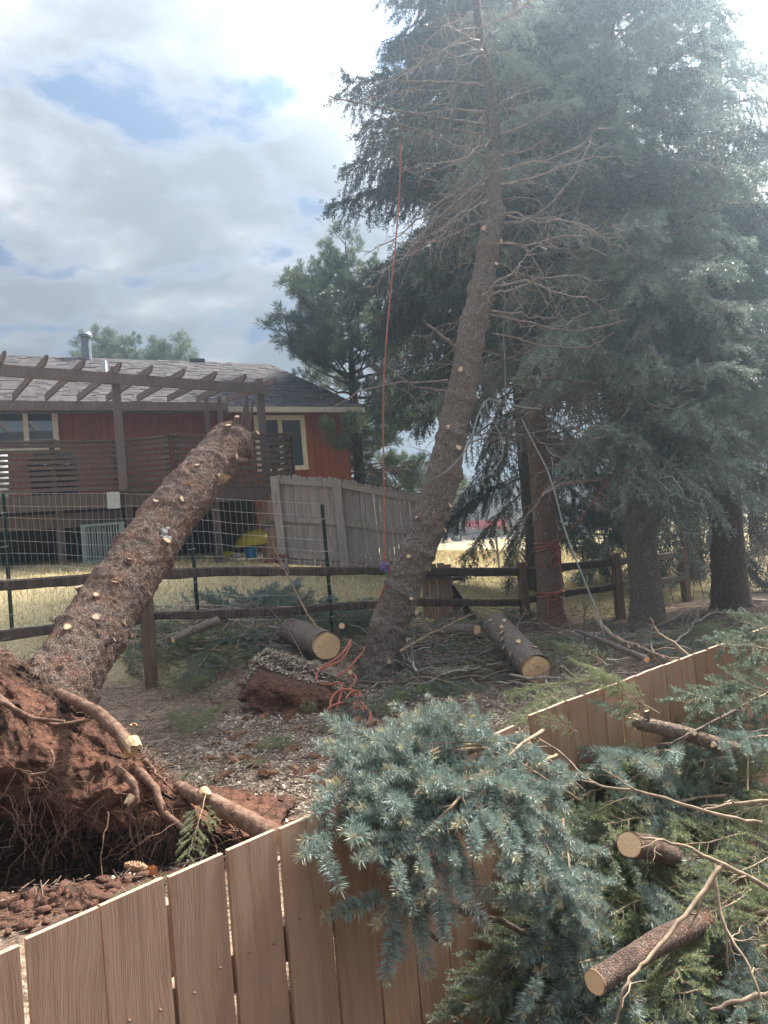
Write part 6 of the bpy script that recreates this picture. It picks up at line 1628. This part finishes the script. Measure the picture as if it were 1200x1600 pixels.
# ------------------------------------------------------------------ cones, wood rounds, clods, litter
def cone_mesh():
    b = MB(); n = 10; prof = [(0, .001), (.01, .014), (.03, .019), (.055, .018), (.08, .012), (.095, .003)]
    for k in range(16):
        t = k/15; z = .004+t*.088; r = .019*math.sin(math.pi*(.16+.74*t))**.8
        for a in range(8):
            an = a*2*np.pi/8+k*.39; d = np.array([math.cos(an), math.sin(an), 0]); s = np.array([-d[1], d[0], 0]); p = np.array([0, 0, z]); w = .0075
            b.add([p+d*r*.35-s*w*.5, p+d*r*.35+s*w*.5, p+d*(r+.003)+s*w*.45+np.array([0, 0, .008]), p+d*(r+.003)-s*w*.45+np.array([0, 0, .008])], [[0, 1, 2, 3]])
    b.tube([(0, 0, z) for z, r in prof], [r*.8 for z, r in prof], 8); return keep(b, 'spruce_cone', M['cone'])


CONE = cone_mesh()
known = [(362, 1148), (357, 1158), (368, 1152), (350, 1186), (372, 1190), (482, 1148), (436, 1213), (351, 1100), (250, 1080), (405, 1130), (412, 1128), (350, 1115), (390, 1170), (405, 1172), (472, 1220), (245, 1055), (455, 1125), (340, 1190), (365, 1192), (700, 1105), (688, 1115), (385, 1072), (383, 1070), (240, 1368), (232, 1366), (300, 1320)]
for k in range(62):
    px, py = known[k] if k < len(known) else (rngg.uniform(300, 700), rngg.uniform(1090, 1240)); p = gpt(px, py, 2.2); o = bpy.data.objects.new('spruce_cone', CONE); COL.objects.link(o); s = rngg.uniform(.85, 1.25); a = rngg.uniform(0, 6.28); A = np.array([p[0], p[1], gz(p[0], p[1])+.016])
    o.matrix_world = frame(A, A+np.array([math.cos(a), math.sin(a), .1]), (0, 0, 1), 0, s=s)@Matrix.Rotation(R(90), 4, 'Y'); tag(o, 'brown spruce cone lying on the litter', 'cone', 'spruce cones scattered on the ground')
for lab, px, py, Y, r in [('pale sawn branch end poking from the litter above the blue boughs', 519, 1202, 4.55, .03), ('small sawn branch end above the large log', 534, 978, 7.3, .035), ('sawn end of a small branch inside the rope tangle', 547, 1050, 6.35, .026)]:
    p = at(px, py, Y); b = MB(); d = unit(np.array([.1, -1, .2])); b.tube([p-d*.2, p], [r*.9, r], 14, capmat=1); tag(b.build('branch_end', [M['bark_grey'], M['stub_face']]), lab, 'branch end')
b = MB()
for k in range(120):
    px = RNG.uniform(-40, 260); py = RNG.uniform(1320, 1470); p = gpt(px, py, 1.6, 5); ico(b, p+np.array([0, 0, .01]), RNG.choice([.006, .012, .02, .03], p=[.4, .3, .2, .1]), .55, (RNG.uniform(.8, 1.4), 1, RNG.uniform(.4, .8)))
for k in range(700):
    p = gpt(RNG.uniform(-10, 230), RNG.uniform(1290, 1440), 2, 5); ico(b, p-np.array([0, 0, .006]), RNG.choice([.004, .008, .015, .032], p=[.35, .35, .22, .08]), .55, (RNG.uniform(.8, 1.3), RNG.uniform(.8, 1.2), RNG.uniform(.7, 1.1)))
tag(b.build('red_soil_clods', M['clod'], None, True), 'crumbled clods of red soil in the pit under the root plate', 'soil', kind='stuff')


def scatter(name, n, boxes, maker, matl, label, cat):
    b = MB(); V = []; 
    for box in boxes:
        m = int(n*box[4]); x = RNG.uniform(box[0], box[1], m); y = RNG.uniform(box[2], box[3], m); ok = (fence_side(x, y) > .02) & ~((x < -.35) & (y < 3.5) & (RNG.uniform(0, 1, m) < .8)); x, y = x[ok], y[ok]; z = ground_z(x, y); maker(b, x, y, z)
    tag(b.build(name, matl), label, cat, kind='stuff')


def chips_maker(b, x, y, z):
    n = len(x); s = RNG.uniform(.005, .017, n); a = RNG.uniform(0, 6.28, n); e = RNG.uniform(.3, .8, n); tl = RNG.normal(0, .35, (n, 2)); c = np.stack([x, y, z+.006+RNG.uniform(0, .01, n)], 1)
    u = np.stack([np.cos(a), np.sin(a), tl[:, 0]], 1)*s[:, None]; v = np.stack([-np.sin(a), np.cos(a), tl[:, 1]], 1)*(s*e)[:, None]
    b.add(np.stack([c-u-v, c+u-v*.6, c+u*.8+v, c-u*.9+v*.7], 1).reshape(-1, 3), np.arange(n*4).reshape(n, 4))


def sticks_maker(b, x, y, z, lo=.02, hi=.10, r=.0016):
    n = len(x); l = RNG.uniform(lo, hi, n); a = RNG.uniform(0, 6.28, n); c = np.stack([x, y, z+.006+RNG.uniform(0, .02, n)], 1); d = np.stack([np.cos(a), np.sin(a), RNG.normal(0, .22, n)], 1)*l[:, None]/2; s = np.stack([-np.sin(a), np.cos(a), 0*a], 1)*r; up = np.array([0, 0, r*1.6])
    P = np.stack([c-d-s, c-d+s, c-d+up, c+d-s, c+d+s, c+d+up], 1).reshape(-1, 3); o = np.arange(n)[:, None]*6
    q = np.concatenate([o+np.array([[0, 2, 5, 3]]), o+np.array([[2, 1, 4, 5]])], 0); b.add(P, q)


scatter('wood_chips', 40000, [(-1.6, 1.6, 2.8, 6.6, .75), (-.9, .2, 6.3, 7.6, .25)], chips_maker, M['chip'], 'pale wood chips and sawdust strewn over the yard litter', 'wood chips')
scatter('needle_litter', 60000, [(-2.6, 2.6, 2.2, 6.0, .6), (-3, 3.5, 6, 10.5, .4), (2.4, 7, 5, 12.5, .3)], lambda b, x, y, z: sticks_maker(b, x, y, z, .015, .07, .0011), M['litter_stick'], 'fine brown twigs and needles covering the yard ground', 'litter')
scatter('twig_litter', 5200, [(-2.6, 2.4, 2.2, 6.5, .5), (-3, 3.5, 6.5, 10.8, .5), (2.6, 7, 5, 12.5, .35)], lambda b, x, y, z: sticks_maker(b, x, y, z, .06, .28, .0026), M['litter_stick'], 'broken twigs scattered over the yard ground', 'litter')


_b = MB(); _i = RNG.integers(4, 44, 5200); _j = RNG.integers(10, 112, 5200); _p = MOUND[_i, _j]+RNG.normal(0, .012, (5200, 3))*np.array([1, 1, .2]); chips_maker(_b, _p[:, 0], _p[:, 1], _p[:, 2]+.004); sticks_maker(_b, _p[:2500, 0]+.01, _p[:2500, 1], _p[:2500, 2]+.004)
tag(_b.build('mound_chips', M['chip']), 'pale wood chips lying on top of the heaved soil mound', 'wood chips', kind='stuff')


def grass_maker(b, x, y, z):
    n = len(x); h = RNG.uniform(.025, .075, n)*(1+.04*y); a = RNG.uniform(0, 6.28, n); w = .0022*(1+.09*y); l = RNG.normal(0, .8, (n, 2))*h[:, None]
    c = np.stack([x, y, z], 1); s = np.stack([np.cos(a)*w, np.sin(a)*w, 0*a], 1); t = c+np.stack([l[:, 0], l[:, 1], h], 1); b.add(np.stack([c-s, c+s, t], 1).reshape(-1, 3), None, np.arange(n*3).reshape(n, 3))


bg = MB(); m = 150000; gx = RNG.uniform(-9, 9, m); gy = 6.5+RNG.uniform(0, 1, m)**1.3*24
fy = np.interp(gx, [-6, -2.7, .1, 1.96, 3.45, 5.4, 9], [5.6, 7.9, 9.5, 10.7, 11.1, 13.2, 15.5]); keepm = (gy > fy+.1+RNG.uniform(0, .6, m)) & ~((gx > 6) & (gy < 16)); hq = (gx-HC[0])*HN[0]+(gy-HC[1])*HN[1]; keepm &= ~((hq < 2.3) & (gx < .3))
gx, gy = gx[keepm], gy[keepm]; grass_maker(bg, gx, gy, ground_z(gx, gy)); tag(bg.build('dry_grass', M['grass_dry']), 'short dry yellow grass of the lawn beyond the rail fence', 'grass', kind='stuff')


# ------------------------------------------------------------------ far side: cars, boat, brush, chain-link
def car(label, c, ang, L=4.4, paint='car_paint'):
    root = thing('parked_car', label, 'car', c); ca, sa = math.cos(ang), math.sin(ang); X = np.array([ca, sa, 0]); Yv = np.array([-sa, ca, 0]); Z = np.array([0, 0, 1.])
    def w(p): return np.asarray(c)+X*p[0]+Yv*p[1]+Z*p[2]
    prof = [(-2.15, .35), (-2.2, .75), (-2.1, 1.0), (-1.2, 1.08), (1.9, 1.02), (2.15, .85), (2.2, .4)]
    b = MB(); b.prism([w((x, -.88, z)) for x, z in prof], Yv*1.76); b.build('body', M[paint], root)
    b = MB(); b.prism([w((x, -.74, z)) for x, z in [(-1.95, 1.02), (-1.7, 1.38), (-1.2, 1.56), (.3, 1.6), (.9, 1.42), (1.3, 1.06)]], Yv*1.48); b.build('cabin', M[paint], root)
    b = MB(); b.prism([w((x, -.755, z)) for x, z in [(-1.75, 1.1), (-1.55, 1.36), (-.9, 1.47), (.25, 1.48), (.75, 1.36), (1.05, 1.1)]], Yv*1.51); b.build('side_window', M['car_glass'], root)
    b = MB(); b.prism([w((x, -.66, z)) for x, z in [(.92, 1.43), (1.33, 1.08), (1.3, 1.06), (.88, 1.41)]], Yv*1.32); b.build('windscreen', M['car_glass'], root)
    for x in (-1.35, 1.35):
        for s in (-1, 1):
            b = MB(); b.tube([w((x, s*.68, .34)), w((x, s*.90, .34))], .34, 18); wh = b.build('wheel', M['tyre'], root); b = MB(); b.tube([w((x, s*.90, .34)), w((x, s*.915, .34))], .22, 10); b.build('rim', M['silver'], wh)
    for s in (-.55, .55): b = MB(); b.box(w((2.17, s, .8)), (.06, .34, .14), np.array([X, Yv, Z])); b.build('headlight', M['white_plastic'], root)
    b = MB(); b.box(w((0, -.89, .42)), (3.9, .03, .1), np.array([X, Yv, Z])); b.build('sill_trim', M['ac_dark'], root)


p = at(688, 846, 61); p[2] = gz(p[0], p[1])+.03; car('dark hatchback car parked on the road behind the leaning trunk', p, R(4))
p = at(781, 846, 64); p[2] = gz(p[0], p[1])+.03; rb = thing('boat_trailer', 'dark boat trailer on the road beneath the red boat', 'trailer', p)
b = MB(); b.beam(p+np.array([-2.4, 0, .55]), p+np.array([.6, 0, .6]), .9, .12); b.beam(p+np.array([-3.2, 0, .45]), p+np.array([-2.4, 0, .55]), .1, .1); b.build('frame', M['ac_dark'], rb)
for s in (-.8, .8): b = MB(); b.tube([p+np.array([-.4, s-.1, .32]), p+np.array([-.4, s+.1, .32])], .33, 16); b.build('wheel', M['tyre'], rb)
b = MB(); b.tube([p+np.array([-1.2, -.3, 0]), p+np.array([-1.2, -.3, .5])], .05, 6); b.build('jack_stand', M['ac_dark'], rb)
bt = thing('red_boat', 'bright red pointed boat hull on a trailer far down the road', 'boat', p+np.array([0, 0, .7])); b = MB(); V = []
xs = np.linspace(-3.1, .6, 12); n = 9
for x in xs:
    u = (x+3.1)/3.7; wd = .95*min(1, (u*2.6)**.6+.02); hk = .95; a = np.linspace(0, math.pi, n); z0 = .62-.45*min(1, u*2.2); V.append(np.stack([np.full(n, x), -np.cos(a)*wd, (z0*(np.sin(a))+1.05*(1-np.sin(a)))+.0+.18*(1-u)], 1)+p+np.array([0, 0, .45]))
V = np.vstack(V); i = np.arange(11)[:, None]*n; j = np.arange(n-1)[None, :]; b.add(V, np.stack([i+j, i+j+1, i+n+j+1, i+n+j], -1).reshape(-1, 4)); b.add(V[-n:], None, [[0, k+1, k] for k in range(1, n-1)]); b.build('hull', M['red_paint'], bt, True)
b = MB(); dk = np.vstack([V.reshape(12, n, 3)[:, 0], V.reshape(12, n, 3)[::-1, -1]])+np.array([0, 0, -.03]); b.prism(dk, (0, 0, .06)); b.build('deck_cover', M['red_paint'], bt)
b = MB(); q = p+np.array([-.6, 0, 1.65]); b.prism([q+np.array([-.4, -.6, -.1]), q+np.array([.1, -.5, .35]), q+np.array([.2, -.5, .35]), q+np.array([.0, -.6, -.1])], (0, 1.1, 0)); b.build('windscreen', M['car_glass'], bt)


def brush_maker(n, xr, yr, h, seed, w=.016):
    rng = np.random.default_rng(seed); b = MB()
    for k in range(n):
        x = rng.uniform(*xr); y = rng.uniform(*yr); z = gz(x, y); 
        for m in range(7):
            d = np.array([rng.normal(0, .45), rng.normal(0, .45), 1]); ll = h*rng.uniform(.5, 1.2); c = curve((x+rng.normal(0, .25), y, z), d, ll, ll*.1, 4, ll*.06, rng); b.tube(c, np.linspace(w, w*.4, 4), 3, caps=False)
            for q in range(3): b.tube(curve(c[1+q % 3], d+rng.normal(0, .8, 3), ll*.5, 0, 3, ll*.04, rng), np.linspace(w*.5, w*.2, 3), 3, caps=False)
    return b


tag(brush_maker(900, (-10, 45), (68, 130), 2.8, 5, .075).build('hillside_brush', M['brush']), 'bare brown shrubs covering the hillside beyond the road', 'brush', kind='stuff')
tag(brush_maker(70, (5.6, 12), (13.5, 20), 2.0, 6, .010).build('bare_thicket', M['brush']), 'bare twiggy thicket behind the stout trunk at right', 'brush', kind='stuff')


def chain_link():
    A = np.array([2.6, 17.2]); B = np.array([8.2, 14.6]); root = thing('chain_link_fence', 'low chain-link fence on the lawn between the spruce trunks', 'fence', (*A, gz(*A))); L = np.linalg.norm(B-A); d = (B-A)/L; H = 1.15
    for k in range(4):
        p = A+d*L*k/3; b = MB(); b.tube([(*p, gz(*p)-.1), (*p, gz(*p)+H+.05)], .03, 8); b.build('post', M['wire'], root)
    b = MB(); P = [A+d*L*k/12 for k in range(13)]; b.tube([(*p, gz(*p)+H) for p in P], .02, 6); b.build('top_rail', M['wire'], root)
    b = MB()
    for s in np.arange(-H, L, .075):
        for sg in (1, -1):
            u0_, u1_ = (s, s+H) if sg == 1 else (s+H, s); a0, a1 = max(0, min(u0_, L)), max(0, min(u1_, L))
            if abs(a0-a1) < .05: continue
            pa, pb = A+d*a0, A+d*a1; za = gz(*pa)+H*abs(a0-u0_)/H if sg == 1 else gz(*pa)+H*abs(a0-u0_)/H; zb = gz(*pb)+H-H*abs(a1-u1_)/H
            b.tube([(*pa, za), (*pb, zb)], .0028, 3, caps=False)
    o = b.build('wire_mesh', M['wire'], root); o['kind'] = 'stuff'


chain_link()
for lab, A, B in [('weathered grey timber lying on the ground past the last rail post', at(1108, 955, 12.5), at(1150, 930, 14)), ('pale timber edging lying at the right edge behind the dark trunk', at(1165, 940, 12), at(1240, 945, 12))]:
    b = MB(); b.beam(A, B, .14, .10); tag(b.build('timber', M['grey_wood']), lab, 'timber')

def glare_veil():  # added air volume that imitates the veiling lens glare near the sun
    lo, hi = np.array([-420, -70, -2.2]), np.array([420, 460, 22.0]); b = MB(); b.box((lo+hi)/2, hi-lo)
    m = bpy.data.materials.new('glare_veil'); m.use_nodes = True; t = NT(m.node_tree); v = t.n('ShaderNodeVolumePrincipled'); v.inputs['Density'].default_value = VEIL_D
    v.inputs['Color'].default_value = (.64, .82, 1, 1); v.inputs['Anisotropy'].default_value = VEIL_G
    o = t.n('ShaderNodeOutputMaterial'); t.t.links.new(v.outputs[0], o.inputs['Volume']); tag(b.build('glare_veil', m), 'added pale veil imitating lens glare over the yard', 'glare_veil', kind='stuff')


VEIL_D, VEIL_G = .0080, .82
glare_veil()
